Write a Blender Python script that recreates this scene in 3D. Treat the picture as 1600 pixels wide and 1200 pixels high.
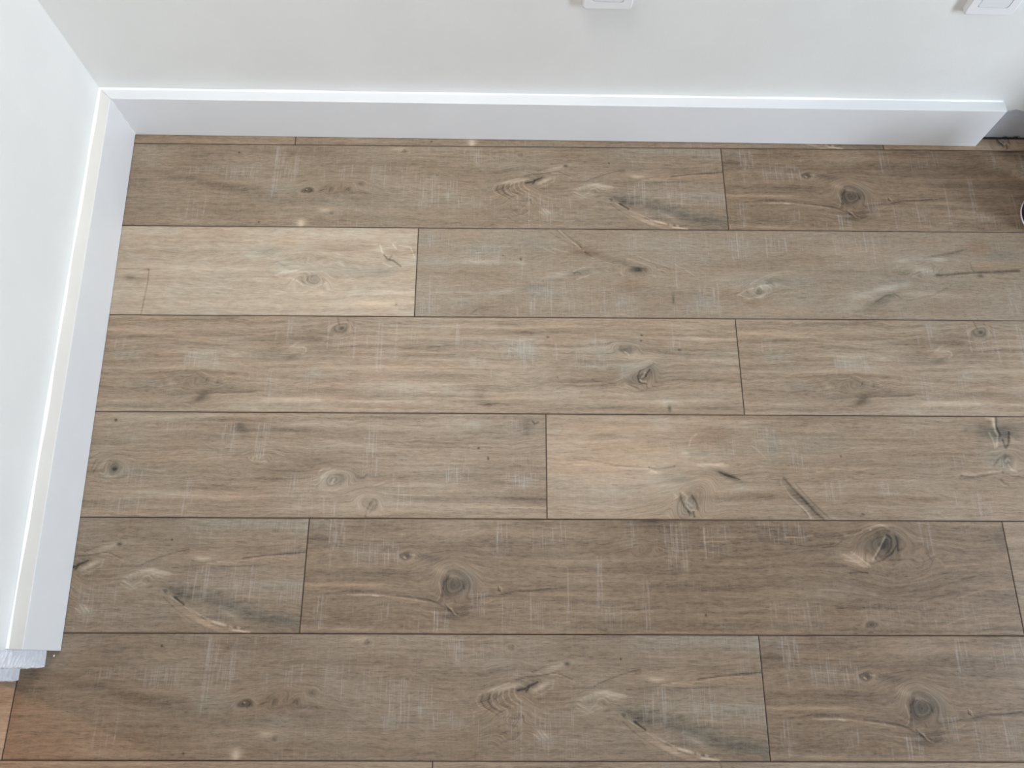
import bpy, math, random
import numpy as np
from mathutils import Matrix, Vector

for o in list(bpy.data.objects):
    bpy.data.objects.remove(o)
scene = bpy.context.scene
COL = scene.collection

# ------------------------------------------------------------------ camera
cam_data = bpy.data.cameras.new('camera')
cam_data.sensor_width = 36.0
cam_data.lens = 28.0016
cam_data.clip_start = 0.02
cam = bpy.data.objects.new('camera', cam_data)
COL.objects.link(cam)
cam.matrix_world = Matrix((
    (0.9999460694, -0.0059452737, -0.0085154036, 0.756352),
    (0.0028024678, 0.9439833556, -0.3299811669, -0.993548),
    (0.0100002276, 0.3299395066, 0.9439491074, 1.37408),
    (0, 0, 0, 1)))
scene.camera = cam

# ------------------------------------------------------------------ world, light, exposure
scene.view_settings.view_transform = 'Standard'
scene.view_settings.look = 'None'
scene.view_settings.gamma = 1.0
scene.view_settings.exposure = 0.17
world = bpy.data.worlds.new('world')
scene.world = world
world.use_nodes = True
bg = world.node_tree.nodes['Background']
bg.inputs[0].default_value = (0.82, 0.90, 1.0, 1)
bg.inputs[1].default_value = 1.0


def area(name, loc, target, sx, sy, power, color, spread=180):
    l = bpy.data.lights.new(name, 'AREA')
    l.shape = 'RECTANGLE'; l.size = sx; l.size_y = sy
    l.energy = power; l.color = color; l.spread = math.radians(spread)
    o = bpy.data.objects.new(name, l); COL.objects.link(o)
    o.location = loc
    o.rotation_euler = (Vector(target) - Vector(loc)).to_track_quat('-Z', 'Y').to_euler()
    return o


# daylight through the glass door opening in the right wall, a ceiling lamp over the corner,
# and weak light from the window behind the photographer
area('daylight_door', (3.3, -1.10, 0.95), (1.2, -0.45, 0.5), 0.34, 1.5, 43, (0.76, 0.88, 1.0))
area('daylight_window', (1.1, -3.45, 1.5), (0.9, -2.0, 1.2), 2.0, 1.3, 11, (0.93, 0.97, 1.0))
area('ceiling_lamp_light', (0.50, -0.20, 2.38), (0.50, -0.05, 0), 0.5, 0.5, 5.2, (1.0, 0.97, 0.93), 80)


# ------------------------------------------------------------------ helpers
def link(name, me, mats=(), parent=None):
    o = bpy.data.objects.new(name, me)
    COL.objects.link(o)
    for m in (mats if isinstance(mats, (list, tuple)) else [mats]):
        me.materials.append(m)
    if parent is not None:
        o.parent = parent
    return o


def struct(o):
    o['kind'] = 'structure'
    return o


def tag(o, label, cat, group=None):
    o['label'] = label; o['category'] = cat
    if group: o['group'] = group
    return o


def mesh(name, verts, faces, smooth=False):
    me = bpy.data.meshes.new(name)
    me.from_pydata([tuple(v) for v in verts], [], faces)
    me.validate(); me.update()
    if smooth:
        for p in me.polygons: p.use_smooth = True
    return me


def bevel(o, w, seg=2, angle=0.6):
    m = o.modifiers.new('bevel', 'BEVEL')
    m.width = w; m.segments = seg; m.limit_method = 'ANGLE'; m.angle_limit = angle
    return o


class Geo:
    def __init__(s): s.v = []; s.f = []; s.m = []
    def add(s, vs, fs, mi=0):
        n = len(s.v); s.v += [tuple(v) for v in vs]
        s.f += [tuple(i + n for i in f) for f in fs]; s.m += [mi] * len(fs)
    def box(s, x0, x1, y0, y1, z0, z1, mi=0):
        s.add([(x0,y0,z0),(x1,y0,z0),(x1,y1,z0),(x0,y1,z0),(x0,y0,z1),(x1,y0,z1),(x1,y1,z1),(x0,y1,z1)],
              [(0,3,2,1),(4,5,6,7),(0,1,5,4),(1,2,6,5),(2,3,7,6),(3,0,4,7)], mi)
    def prism(s, poly, z0, z1, mi=0):
        n = len(poly)
        s.add([(x,y,z0) for x,y in poly] + [(x,y,z1) for x,y in poly],
              [tuple(reversed(range(n))), tuple(range(n, 2*n))] +
              [(i, (i+1)%n, n+(i+1)%n, n+i) for i in range(n)], mi)
    def build(s, name, mats, parent=None, smooth=False):
        me = bpy.data.meshes.new(name)
        me.from_pydata(s.v, [], s.f)
        for p, i in zip(me.polygons, s.m): p.material_index = i; p.use_smooth = smooth
        me.update()
        return link(name, me, mats, parent)


def lathe(profile, n=64, center=(0,0,0)):
    v = []; f = []
    for k in range(n):
        a = 2*math.pi*k/n
        for r, z in profile: v.append((center[0]+r*math.cos(a), center[1]+r*math.sin(a), center[2]+z))
    m = len(profile)
    for k in range(n):
        for j in range(m-1):
            a = k*m+j; b = ((k+1)%n)*m+j
            f.append((a, b, b+1, a+1))
    return v, f


# node helpers
class NT:
    def __init__(s, name):
        s.mat = bpy.data.materials.new(name); s.mat.use_nodes = True
        s.t = s.mat.node_tree; s.t.nodes.clear()
        s.out = s.t.nodes.new('ShaderNodeOutputMaterial')
        s.b = s.t.nodes.new('ShaderNodeBsdfPrincipled')
        s.t.links.new(s.b.outputs[0], s.out.inputs[0])
    def n(s, typ, **kw):
        x = s.t.nodes.new(typ)
        for k, v in kw.items(): setattr(x, k, v)
        return x
    def put(s, sock, val):
        if isinstance(val, bpy.types.NodeSocket): s.t.links.new(val, sock)
        elif val is not None: sock.default_value = val
    def math(s, op, a, b=None, c=None, clamp=False):
        x = s.n('ShaderNodeMath', operation=op); x.use_clamp = clamp
        s.put(x.inputs[0], a); s.put(x.inputs[1], b)
        if c is not None: s.put(x.inputs[2], c)
        return x.outputs[0]
    def noise(s, vec, scale=1.0, detail=2.0, rough=0.5, dist=0.0):
        x = s.n('ShaderNodeTexNoise'); x.noise_dimensions = '3D'
        s.put(x.inputs['Vector'], vec); s.put(x.inputs['Scale'], scale)
        s.put(x.inputs['Detail'], detail); s.put(x.inputs['Roughness'], rough); s.put(x.inputs['Distortion'], dist)
        return x.outputs['Fac']
    def vmul(s, vec, k):
        x = s.n('ShaderNodeVectorMath', operation='MULTIPLY'); s.put(x.inputs[0], vec); x.inputs[1].default_value = k
        return x.outputs[0]
    def vadd(s, vec, k):
        x = s.n('ShaderNodeVectorMath', operation='ADD'); s.put(x.inputs[0], vec); s.put(x.inputs[1], k)
        return x.outputs[0]
    def rng(s, v, a, b, c, d, typ='SMOOTHSTEP'):
        x = s.n('ShaderNodeMapRange'); x.interpolation_type = typ
        s.put(x.inputs[0], v)
        for i, q in enumerate((a, b, c, d)): s.put(x.inputs[i+1], q)
        return x.outputs[0]
    def mix(s, f, a, b, typ='MIX'):
        x = s.n('ShaderNodeMix', data_type='RGBA', blend_type=typ)
        s.put(x.inputs[0], f); s.put(x.inputs[6], a); s.put(x.inputs[7], b)
        return x.outputs[2]


def paint(name, col, rough=0.55, bump=0.0, bscale=300.0, dirt=0.0, dirtcol=(0.5,0.5,0.5,1), spec=0.4):
    t = NT(name)
    co = t.n('ShaderNodeTexCoord').outputs['Object']
    c = col
    nz = t.noise(co, 6.0, 4.0, 0.55)
    c2 = tuple(min(1, x*0.97) for x in col[:3]) + (1,)
    c = t.mix(t.rng(nz, 0.35, 0.65, 0, 1), tuple(col[:3]) + (1,), c2)
    if dirt:
        d = t.noise(t.vmul(co, (14, 14, 60)), 1.0, 5.0, 0.65)
        c = t.mix(t.math('MULTIPLY', t.rng(d, 0.5, 0.68, 0, 1), dirt), c, dirtcol)
    t.put(t.b.inputs['Base Color'], c)
    t.b.inputs['Roughness'].default_value = rough
    t.b.inputs['Specular IOR Level'].default_value = spec
    if bump:
        bn = t.n('ShaderNodeBump'); bn.inputs['Strength'].default_value = bump; bn.inputs['Distance'].default_value = 0.001
        t.put(bn.inputs['Height'], t.noise(co, bscale, 3.0, 0.6))
        t.put(t.b.inputs['Normal'], bn.outputs[0])
    return t.mat


M_WALL = paint('wall_paint', (0.83, 0.83, 0.81), 0.62, 0.25, 450)
M_WALL_WHITE = paint('left_wall_paint', (0.86, 0.86, 0.85), 0.6, 0.2, 450)
M_TAUPE = paint('taupe_paint', (0.33, 0.31, 0.28), 0.7)
M_CEIL = paint('ceiling_paint', (0.86, 0.85, 0.83), 0.8)
M_BASE = paint('baseboard_enamel', (0.84, 0.85, 0.87), 0.38, 0.06, 60)
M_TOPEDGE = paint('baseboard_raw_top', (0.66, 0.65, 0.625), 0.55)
M_TOPBACK = paint('baseboard_top_dimmed', (0.68, 0.70, 0.72), 0.5)  # same enamel, darkened in colour to hold back the strong light on top
M_CAULK = paint('sealant', (0.93, 0.93, 0.92), 0.5)
M_RAW = paint('rough_plaster', (0.80, 0.81, 0.86), 0.8, 1.0, 160, 0.25, (0.62, 0.64, 0.7, 1))
M_BARE = paint('bare_wall_band', (0.50, 0.51, 0.54), 0.75, 0.8, 220, 0.7, (0.36, 0.37, 0.40, 1))
M_DARK = paint('dark_gap', (0.03, 0.028, 0.03), 0.9)
M_SOCK = paint('socket_plastic', (0.86, 0.86, 0.87), 0.3)
M_SOCK_IN = paint('socket_insert_plastic', (0.80, 0.81, 0.84), 0.25)


def simple(name, col, rough, metal=0.0):
    t = NT(name)
    co = t.n('ShaderNodeTexCoord').outputs['Object']
    nz = t.noise(co, 40.0, 3.0, 0.6)
    t.put(t.b.inputs['Base Color'], t.mix(nz, tuple(col)+(1,), tuple(x*0.85 for x in col)+(1,)))
    t.b.inputs['Roughness'].default_value = rough; t.b.inputs['Metallic'].default_value = metal
    return t.mat


M_MAROON = simple('maroon_enamel', (0.040, 0.004, 0.016), 0.5)
M_MAROON.node_tree.nodes['Principled BSDF'].inputs['Specular IOR Level'].default_value = 0.15
M_RIM = simple('pale_rim_metal', (0.75, 0.72, 0.74), 0.3, 0.6)
M_ALU = simple('white_frame', (0.8, 0.8, 0.8), 0.4)

# wood figure of the printed boards, in mm along and across each board:
# B soft tone, K knot, S swirl, H patch of saw marks, P crack or stroke
PRINTS = {
 'A': [
  ('H',290.5,5.5,349.9,88.7,0.8),('H',190.9,50.3,267.9,84.1,0.7),('H',368.2,5.2,472.6,15.2,0.7),('H',422.1,49.7,463.3,83.6,0.6),
  ('H',128.9,108.2,174.1,173.4,0.5),('H',100.2,55.4,174.6,69.9,0.5),('P',0.8,0.5,297.8,5.6,297.8,107.8),('P',0.8,0.5,303.6,8.1,303.6,105.4),
  ('P',0.8,0.4,295.8,8.1,295.8,117.3),('P',0.8,0.4,341.9,4.2,341.9,69.4),('P',0.8,0.3,336,20.4,336,64.6),('P',1,0.5,296.4,96,296.4,123.2),
  ('P',0.8,0.4,134.1,113,134.1,173.4),('P',0.8,0.35,167.2,120,167.2,159.6),('P',0.8,0.4,210.6,57.6,210.6,79.4),('P',0.8,0.3,251.8,49,251.8,76.9),
  ('P',0.8,0.45,452.2,47.2,452.2,71.5),('P',0.8,0.4,431.6,59.5,431.6,81.2),('B',359.9,179.9,10.5,6.9,0.55,0),('B',359.6,186.7,5.5,4.6,0.35,0),
  ('B',403.6,151.7,15.1,6,0.28,0),('K',365.1,106.3,8.7,5.2,0.8),('B',364.7,105.3,1.5,1.2,0.7,0),('K',413.4,103.3,4.6,3.8,0.35),
  ('K',469.1,90.3,7.7,3.8,0.4),('K',417.9,159.1,4,2.8,0.5),('B',220.4,19.5,2.1,2,-0.5,0),('B',277.4,179.6,2,1.8,-0.5,0),
  ('B',297.4,107.8,17.8,21.3,0,0.6),('B',325.2,106.6,20.4,11.9,0.02,0.5),('B',422.9,134.7,19,9.4,0.08,0.6),('B',144.9,28.4,57,22.2,-0.12,0.1),
  ('B',220,57.6,46.3,12.2,0.05,0.45),('B',228.8,108,101.6,11.8,-0.16,0,12),('B',137.8,84.4,66.3,7.2,-0.1,0,8),('B',395.6,20.2,78.1,9.9,-0.12,0),
  ('B',457.7,107.5,76.4,14.2,-0.08,0),('S',432,105.1,56.1,30.9),('B',472.6,126.3,50.7,7.1,-0.1,0.2),('H',416.3,172.8,491.3,191.1,0.5),
  ('B',133.9,141.1,62.9,37.2,0,-0.3),('H',487.2,49.5,525.8,95.4,0.8),('H',542.1,51.8,585.8,112,0.5),('H',585.3,71.1,626.2,144.8,0.8),
  ('H',636,78.3,666.7,125.9,0.8),('H',663.4,116.4,739.6,144.6,0.8),('H',674.9,4.4,714.1,41.6,0.8),('H',590.4,2.2,608.7,19.6,0.7),
  ('H',721.9,4.2,782.1,39,0.5),('H',786,106.7,813.8,190.5,0.6),('H',824,113.7,892.4,190.4,0.6),('P',0.8,0.5,528.3,37.2,528.3,59.2),
  ('P',0.8,0.4,517.9,47,517.9,100.2),('P',0.8,0.5,613.9,68.7,613.9,135.4),('P',0.8,0.4,627.3,92.8,627.3,144.7),('P',0.8,0.4,604.6,3.4,604.6,18.4),
  ('P',0.8,0.4,700.8,11.9,700.8,44),('P',0.8,0.4,705.1,9.3,705.1,44),('P',0.8,0.4,711,11.8,711,39.1),('P',0.9,0.4,807,101.9,807,188.2),
  ('P',0.8,0.4,829,113.7,829,137.3),('P',0.8,0.3,784.7,116.2,784.7,144.4),('P',0.8,0.4,731.5,118.7,731.5,135.2),('B',540.4,7.3,20.9,5,0.25,0),
  ('K',556.6,13.5,6.8,3.5,0.5),('B',597.3,130.8,12.7,11.7,0.06,0.6),('B',696.5,132.9,22.9,11.7,0.1,0.7),('B',501.7,64.1,15.5,14.6,0.08,0.6),
  ('B',647,114.1,15.3,9.5,0.05,0.6),('B',851.9,158.2,15.2,9.3,0.08,0.7),('B',767,38.9,20.8,24.6,0.03,0.3),('K',791.2,20.3,5.2,3.5,0.4),
  ('K',623.4,69.1,3.1,2.4,0.4),('B',786.5,81.5,28.3,3.4,0.45,0.3,-12),('B',838,81.4,18.1,3.9,0.4,0.4,-28),('B',817.3,76.6,23.2,7.7,-0.22,0.5,-14),
  ('P',1.2,-0.8,800.8,86.3,812.3,83.9,822.5,78.3,834,73.7),('P',1,-0.7,815,87.5,820,81.5),
  ('P',1,-0.5,799.1,70.6,814.5,65.7,832.6,64.5,848.1,62,861,59.5,874,63.1,889.6,70.4),('P',0.8,0.45,853.3,62.7,866.2,61.9,881.8,67.5,892.2,72.8),
  ('P',0.8,0.45,753.2,87.6,771,80.4,788.8,74.3),('P',0.8,0.4,763.4,86.4,758.6,94.8,762.9,106.7,772.1,113.9),
  ('P',0.8,0.4,772.5,87.6,767.7,97.2,773.2,109.1,784.9,115),('P',0.8,0.4,778.9,87.6,776.6,94.8,782,104.3,795,110.2),
  ('P',0.8,0.4,787.9,85.2,786.8,92.4,792.2,101.9,802.6,106.7),('P',0.8,0.4,796.8,81.5,795.7,88.7,799.8,97.1,807.6,101.9),
  ('P',0.8,0.3,740.5,92.5,734.4,99.7,738.7,109.2,764.7,121),('P',0.8,-0.4,757.2,92.4,753.8,102,760.5,111.5,777.4,119.8),
  ('P',0.8,-0.35,745.7,92.5,742.2,102,749,111.5,769.9,123.3),('P',0.8,-0.35,768.8,92.4,766.5,99.6,773.2,107.9,790,112.6),
  ('P',0.8,0.3,859.8,70.5,858.6,80.2,845.9,89.8,825.4,97.1),('B',771.6,99.6,33.3,14.3,-0.12,0),('B',881.7,45.3,5.7,3.7,-0.6,0.4),
  ('B',866.1,49.7,31.2,6.1,0.22,0.3,-18),('P',0.8,-0.3,824.7,58.4,845.3,49.8,871.3,44.8),('K',803,124.4,6.6,4.2,0.4),
  ('P',0.8,-0.3,772.6,128,782.7,125.6,798.1,129.1),('P',0.8,-0.3,770.4,139.8,783,136.2,800.9,139.7),('P',0.8,-0.3,773.4,151.4,785.9,146.7,803.7,149),
  ('P',0.8,-0.3,776.3,163,788.8,158.3,806.5,160.6),('P',0.8,-0.3,779.2,174.5,791.7,171,804.3,173.3),('P',0.8,0.4,834,146.6,841.8,155.9),
  ('P',0.8,0.4,826.5,151.3,836.8,158.3),('P',0.8,0.4,840.4,146.6,849.4,155.9),('B',839.2,153.6,12.7,8.1,0.1,0.4),('S',790.6,135,30.5,51.6),
  ('B',1113.1,10.6,131.8,10,0.05,0.6),('B',1220.6,17.8,52.7,15,0.06,0.6),('H',1049.8,0.4,1287.2,20.4,0.5),
  ('P',1.2,-0.4,925.8,78.8,946.5,70.2,970,61.7,1001.4,53.5),('P',0.8,-0.35,892.2,82,923.2,82.4,954.3,70.2,977.8,62.9,1001.3,57.9),
  ('P',0.8,0.4,928.3,80,956.9,69,990.8,59.2),('B',1026.9,68.8,18.7,5.3,0.4,0.1),('P',0.8,-0.25,1008.7,72.5,1026.7,75.4,1047.5,73.6),
  ('P',1.3,-0.6,1093.1,68.6,1112.7,66.2,1131.1,63.2,1154.6,61.7,1172.9,59.9,1191.3,58.4,1208.5,55.4),
  ('P',1.4,-0.6,1208.5,55.4,1227.9,57.3,1256.4,58.9,1298,60.1),('P',1,0.3,1052.6,74.8,1073.4,74.8,1094.3,71.1,1130.9,66.1,1164.9,62.9),
  ('P',1.2,-0.35,977.4,84.7,995.5,83.4,1013.6,81.2,1029.2,79.2),('P',0.8,0.35,1034.4,77.3,1057.7,78.4,1083.6,77.2),('B',1228.7,47.5,26.2,3.9,0.28,0),
  ('B',1151.5,69.7,77.9,7.3,0.05,-0.4),('P',1,-0.25,1036.8,84.5,1073,82.5,1124.9,80,1166.8,73.3),('B',915.4,96.8,23.1,4.8,0.28,0.4,-10),
  ('B',954,94.4,23.2,6.7,0.3,0.4,12),('B',907.7,111.2,23.1,9.5,0.1,0.5),('P',0.8,0.35,907.7,96.9,925.7,89.6,946.4,86),
  ('P',0.8,0.35,925.7,92,948.9,87.2,977.2,94.3),('P',0.8,0.3,897.4,106.4,915.3,115.9,928.2,106.4),('P',0.8,0.3,894.8,111.2,912.8,120.6,935.8,111.1),
  ('P',0.8,0.3,930.8,99.2,954,93.2,974.6,96.7),('S',923.1,104,30.8,16.7),('B',991.9,125.2,23,8.3,-0.3,0.2,20),
  ('P',2,-0.7,987.9,132.7,996.7,139.3,1004.2,144.4),('P',1.2,-0.4,1004.2,145.1,1024.1,157.9,1044,168.3),
  ('P',1.2,0.5,979,131.1,999.1,142.8,1019.1,155.6,1034.1,162.5),('P',1.6,0.35,1006.7,146.3,1034.1,161.3,1059,172.8,1088.7,184.3,1118.8,188.1),
  ('B',1043.8,174,48,6,0.3,-0.3,22),('P',1.2,-0.25,968.8,132.3,993.8,153.3,1018.7,168.3,1043.5,180.9,1065.9,188.2),
  ('P',2,0.7,1056.5,171,1066.5,173.5),('P',2,0.7,1069,174.4,1073,175.4),('P',2,0.7,1075.5,176.7,1078.5,177.6),('P',2,0.8,1084.5,179,1088.4,180.1),
  ('P',2,0.8,1097.7,180.8,1100.9,182.2),('P',2,0.6,1091.3,184.3,1106.3,185.8),('P',2,0.6,1108.7,187.2,1117.5,188.1),
  ('P',1.2,-0.5,1053.8,175.2,1068.8,178.6,1093.9,180.8,1108.9,184.2),('K',970.3,121.7,3.1,2.4,0.5),('B',1045.3,132.1,66.4,11.8,-0.16,0.5,14),
  ('B',1110.5,155.4,66,11.6,-0.12,0.7,10),('B',1175.4,171.5,50.6,11.5,-0.15,0.9,6),('B',1246.7,166.7,38.1,13.9,0.02,0.8),
  ('B',1087.3,162.4,20.3,4.2,0.2,0,25),('B',1222.3,155.2,33.1,4.7,0.15,0.3,6),('B',1148.9,110.6,90,11.9,0.04,0.35),('H',999.9,82.1,1123.2,139.2,0.7),
  ('H',1122.4,105.8,1224.8,143.6,0.6),('P',0.8,0.5,1034.4,84.5,1034.4,132.2),('P',0.8,0.5,1038.5,84.5,1038.5,132.2),
  ('P',0.8,0.4,1064.8,139.1,1064.8,171.7),('P',0.8,0.4,1112,67.4,1112,139),('P',0.8,0.3,1082.8,82,1082.8,134.4),
  ('P',0.8,0.3,1228.2,115.2,1239.3,105.6,1254.9,104.4,1262.1,110.3,1257.3,134),('B',1250.5,124.6,15.4,14.2,-0.08,0),
  ('H',1260.1,105.5,1290.8,157.4,0.7),('B',1202.5,81.7,2.6,1.9,-0.5,0),('B',969.9,37.9,1.8,2.2,-0.5,0),('B',1075.2,33.1,78.6,12.4,0.06,0),
  ('B',968.4,158,50.7,20.9,0.02,0.4),
 ],
 'B': [
  ('H',31.4,0.3,64.2,52,0.9),('H',80.2,40.9,158.8,78.4,0.8),('B',30.2,11.3,35.6,11,0.05,0.8),('B',101.9,59.8,35.3,13.4,0.06,0.6),
  ('B',23.8,33.2,27.3,8.1,-0.14,0.2),('P',0.9,0.5,37.9,3.1,37.9,41.2),('P',0.9,0.5,49.2,22.2,49.2,41.2),('P',0.8,0.4,45,22.2,45,54.7),
  ('P',0.8,0.4,62.2,15.3,62.2,43.8),('K',167.2,63.6,8.1,5.9,0.7),('B',166.2,65.4,1.6,2.1,0.7,0),('B',168.7,67,1.4,1.3,0.7,0),
  ('B',179.3,61.6,6,1.6,0.35,0.2,12),('B',208,67.4,35.2,5.3,-0.14,0.3,6),('B',51.6,111.6,80.3,3.1,0.22,-0.1),('B',113.2,112.7,48.2,3.1,0.12,0,5),
  ('B',92.4,121.1,58.8,3.6,-0.14,-0.1,4),('P',1.3,0.55,74.1,127.4,103.5,127.8,119.6,128.7,135.6,129.2),('P',1.6,0.6,116.9,128.2,124.9,129.2),
  ('P',1.3,0.55,138.3,130.2,159.7,132,173.2,134,189.2,135.2),('P',1,0.4,189.2,135.7,205.3,138.8),
  ('P',1.4,-0.3,156.9,128.1,189.1,131.9,215.9,136.9,234.9,145.9,253.8,158.6),('P',2,0.2,210.1,122.7,223.7,129.2,234.5,134.3),
  ('B',241.3,92.5,24.3,5.3,0.2,0.2,20),('B',252.6,110.8,16.6,12.5,-0.16,0.9),('K',252.6,112.1,19.3,15.2,0.2),
  ('P',0.8,-0.3,234,117.4,235,107,242.9,100.4,254.9,99,265.9,105.5,268.8,117.3),('B',268.3,93.7,13.5,7.9,0.05,0.8),
  ('B',279.3,106.8,13.4,15.7,0.02,0.6),('P',0.8,0.4,226.9,107,230.2,125.2),('P',0.8,0.4,248.3,148.4,253.8,158.6,261.9,161.2),
  ('P',0.8,-0.4,237.5,143.3,248.4,153.5,259.1,157.3),('P',1,0.35,242.9,145.9,256.5,158.6),('B',269.6,153.5,15.9,12.8,-0.1,0.2),
  ('B',253.8,158.6,21.2,12.8,-0.12,-0.3),('P',0.8,-0.5,326.4,114.5,326.5,119.7,330.5,121.8),('P',0.8,0.35,328.3,113.2,331.8,117.1,331.9,121),
  ('P',1.2,-0.4,330.6,127,349.3,122.2,365.4,120.3,386.8,119.5,413.7,116.2),('P',0.8,-0.25,386.8,120,413.7,117.3,440.6,114.1),
  ('P',1,0.4,305.3,140.5,310.6,137.9,315.9,135.8),('H',280,117.2,306.6,158.5,0.9),('H',217,148.5,243.5,186.6,0.8),('H',18,128.6,44.4,184.7,0.8),
  ('H',128.9,133.3,147.4,169.2,0.8),('H',328.2,137.7,413.1,183.6,0.5),('H',321.6,4.5,343.5,56.2,0.7),('H',381.9,9.7,409.3,50.6,0.7),
  ('P',0.8,0.5,324.6,5.9,324.6,56.2),('P',0.8,0.5,340.1,8.6,340.1,31.8),('P',0.8,0.5,220.7,153.6,220.7,186.6),('P',0.8,0.5,226.1,153.6,226.1,186.6),
  ('P',0.8,0.4,242.1,166.3,242.1,187.8),('P',0.8,0.4,194.9,162.6,194.9,186.7),('P',0.9,0.5,302.9,122.4,302.9,158.5),
  ('P',0.8,0.4,297.4,122.4,297.4,143.1),('P',0.8,0.4,26.7,131.2,26.7,154.3),('P',0.8,0.4,380.4,122.1,380.4,183.6),
  ('P',0.8,0.4,333.5,132.6,333.5,183.7),('P',0.8,0.3,85.2,149,85.2,159.2),('B',174.9,171.6,26.4,10.1,0,-0.9),('B',83.3,183.3,52.6,2.5,0.15,0),
  ('B',211.2,80.7,54,15.9,0.06,0),('B',144.5,96.8,80.7,10.5,-0.05,0.1),('B',586.5,3.4,33.2,3.3,-0.2,0.1),('B',602.7,11.6,33.1,8.2,-0.12,0),
  ('H',414.9,4.1,445.1,45,0.8),('H',541.3,3.5,563.3,47.2,0.7),('H',606.1,5.9,652.6,87,0.7),('H',672.7,11.1,722.2,60.1,0.9),
  ('H',748.2,2.4,856,40.8,0.6),('H',489.4,63.6,502.9,137.3,0.6),('H',568.2,103.1,581.5,185.5,0.6),('H',413.1,137.2,578,185.8,0.4),
  ('P',0.8,0.5,611.8,10.1,611.8,44.3),('P',0.8,0.5,622.9,8.7,622.9,60.4),('P',0.8,0.5,640.7,3.1,640.7,87),('P',0.8,0.4,632.1,8.7,632.1,63),
  ('P',0.8,0.6,679.5,14,679.5,65.5),('P',0.8,0.5,715.9,8.3,715.9,38.4),('P',0.8,0.5,443.5,82.4,443.5,155.4),('P',0.8,0.5,494.1,63.6,494.1,147.6),
  ('P',0.8,0.4,500.2,63.6,500.2,139.8),('P',0.8,0.5,578,103.1,578,183),('P',0.8,0.4,572.5,139.6,572.5,185.5),('P',0.8,0.4,554.3,3.5,554.3,47.2),
  ('P',0.8,0.4,818.1,2.3,818.1,32.5),('P',0.8,0.4,678.6,30.4,744.8,29),('P',0.8,0.4,678,37.5,722,37.3),('P',0.8,0.4,418.3,170.8,444.8,170.7),
  ('B',567.2,57.9,54.6,21.5,-0.05,0),('S',578.3,55.2,41,18.8),('B',603.8,84.5,108.6,10.6,-0.1,0),('B',709.8,115.7,107.9,5.2,-0.08,0),
  ('B',728,62.6,68.3,6.7,-0.1,-0.3),('B',721.1,139,80.5,5.2,-0.02,-0.6),('B',796.4,62.4,54.7,8.1,0.03,-0.5),('B',760.1,151.8,107,15.4,0.06,-0.2),
  ('B',644.9,79,5.4,10.6,0.15,0.6),('B',548.8,41.8,16.4,6.8,0.1,0.4),('B',671.9,158.5,1.6,2,-0.5,0),('B',770.1,184.9,106.1,5.1,0.1,-0.2),
  ('B',980.8,37.3,35.9,19.1,-0.1,0.5),('B',991.9,37.2,22.1,17.7,-0.15,0.5,-40),('K',985.5,42.7,27.6,20.4,0.15),
  ('P',1.8,0.65,964.1,66.5,976,50.9,986.7,34.5,990.6,27.7),('P',1.2,-0.4,968.5,64.4,980.6,48.1,991.3,31.8),
  ('P',1,-0.4,1009.7,29,1010.7,39.9,1000.4,53.5,981.8,67,961.7,73.8,949,67.1),('P',1,-0.3,993.9,23.6,1001,31.7,998.9,45.3,985.8,58.9),
  ('B',938.2,65.8,30.1,11.3,0.35,0.3,18),('P',0.9,0.4,914.6,57.9,927.4,64.5,952.7,79.1),('P',0.9,0.4,928.9,53.8,943.9,64.5,958.3,77.8),
  ('P',0.9,0.4,916.1,67.2,932.2,69.9,947.2,79.2),('P',1.3,0.55,953.6,15.5,971,10.5,985.3,7.1,998.6,11.2),('P',1,0.5,921.6,26.6,938.6,23.8,953.1,18.8),
  ('P',1,0.5,819.2,29.2,844,29.1,866.4,26.3),('B',985.3,7.1,16.7,2.2,0.3,0),('B',967.5,15.5,2.2,1.4,0.5,0),
  ('P',1.2,-0.3,880.3,47.2,902.8,43.6,914.8,36.2),('P',1,-0.3,826.2,40.6,853.2,44.6,872.6,43.2,903.4,39),('B',967.1,18.2,38.8,5.5,-0.1,-0.3),
  ('P',1.4,-0.45,922.7,88.6,937.9,87.2,952.6,89),('P',0.8,-0.2,1050.9,96,1068.1,90.7,1096.4,85.2),
  ('P',0.8,-0.25,1060,58.6,1066.3,69.3,1059,80,1044.5,85.4),('P',0.8,-0.25,1048.5,61.3,1052.6,69.4,1045.6,78.8,1036.9,81.5),
  ('P',0.8,0.2,1072.8,63.9,1082.3,71.9,1086.4,79.9),('S',1032.9,56,55,24.3),('P',1.2,0.25,1086.9,77.3,1125.7,74.4,1167.9,68.9,1195.3,68.8),
  ('B',1188.1,36.4,16.6,16.4,-0.1,0.5),('B',1155.7,60.9,35.8,5.4,-0.12,0,8),('B',1166.3,6.3,41.8,3.3,0.15,0),
  ('P',0.9,0.3,1066.8,175.1,1081.3,168.7,1109.8,159.6,1134.4,157,1177.2,157.6),('P',0.9,0.25,1099.1,129.9,1122.2,122,1153.5,114.1,1186.1,114),
  ('P',1,-0.2,1033.4,135.4,1061.7,127.5,1089.9,120.8,1131.3,116.8),('P',1,-0.2,1022.5,119.8,1050.2,115.8,1093,103.8,1135.8,93),
  ('K',945.2,173.2,6.9,4.6,0.7),('B',854.5,56.7,54.8,10.8,0.02,0.4),('B',910.4,148.7,53.7,7.7,-0.08,-0.4),('B',1160.6,173.5,32.1,6.4,-0.02,-0.5),
  ('B',817.9,16.1,41.5,6.9,-0.1,-0.4),('H',1046.1,1.2,1073.8,50.5,0.6),('H',775.4,136.1,868.9,182.2,0.5),('H',935.8,135.3,1150.3,181.5,0.35),
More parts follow.
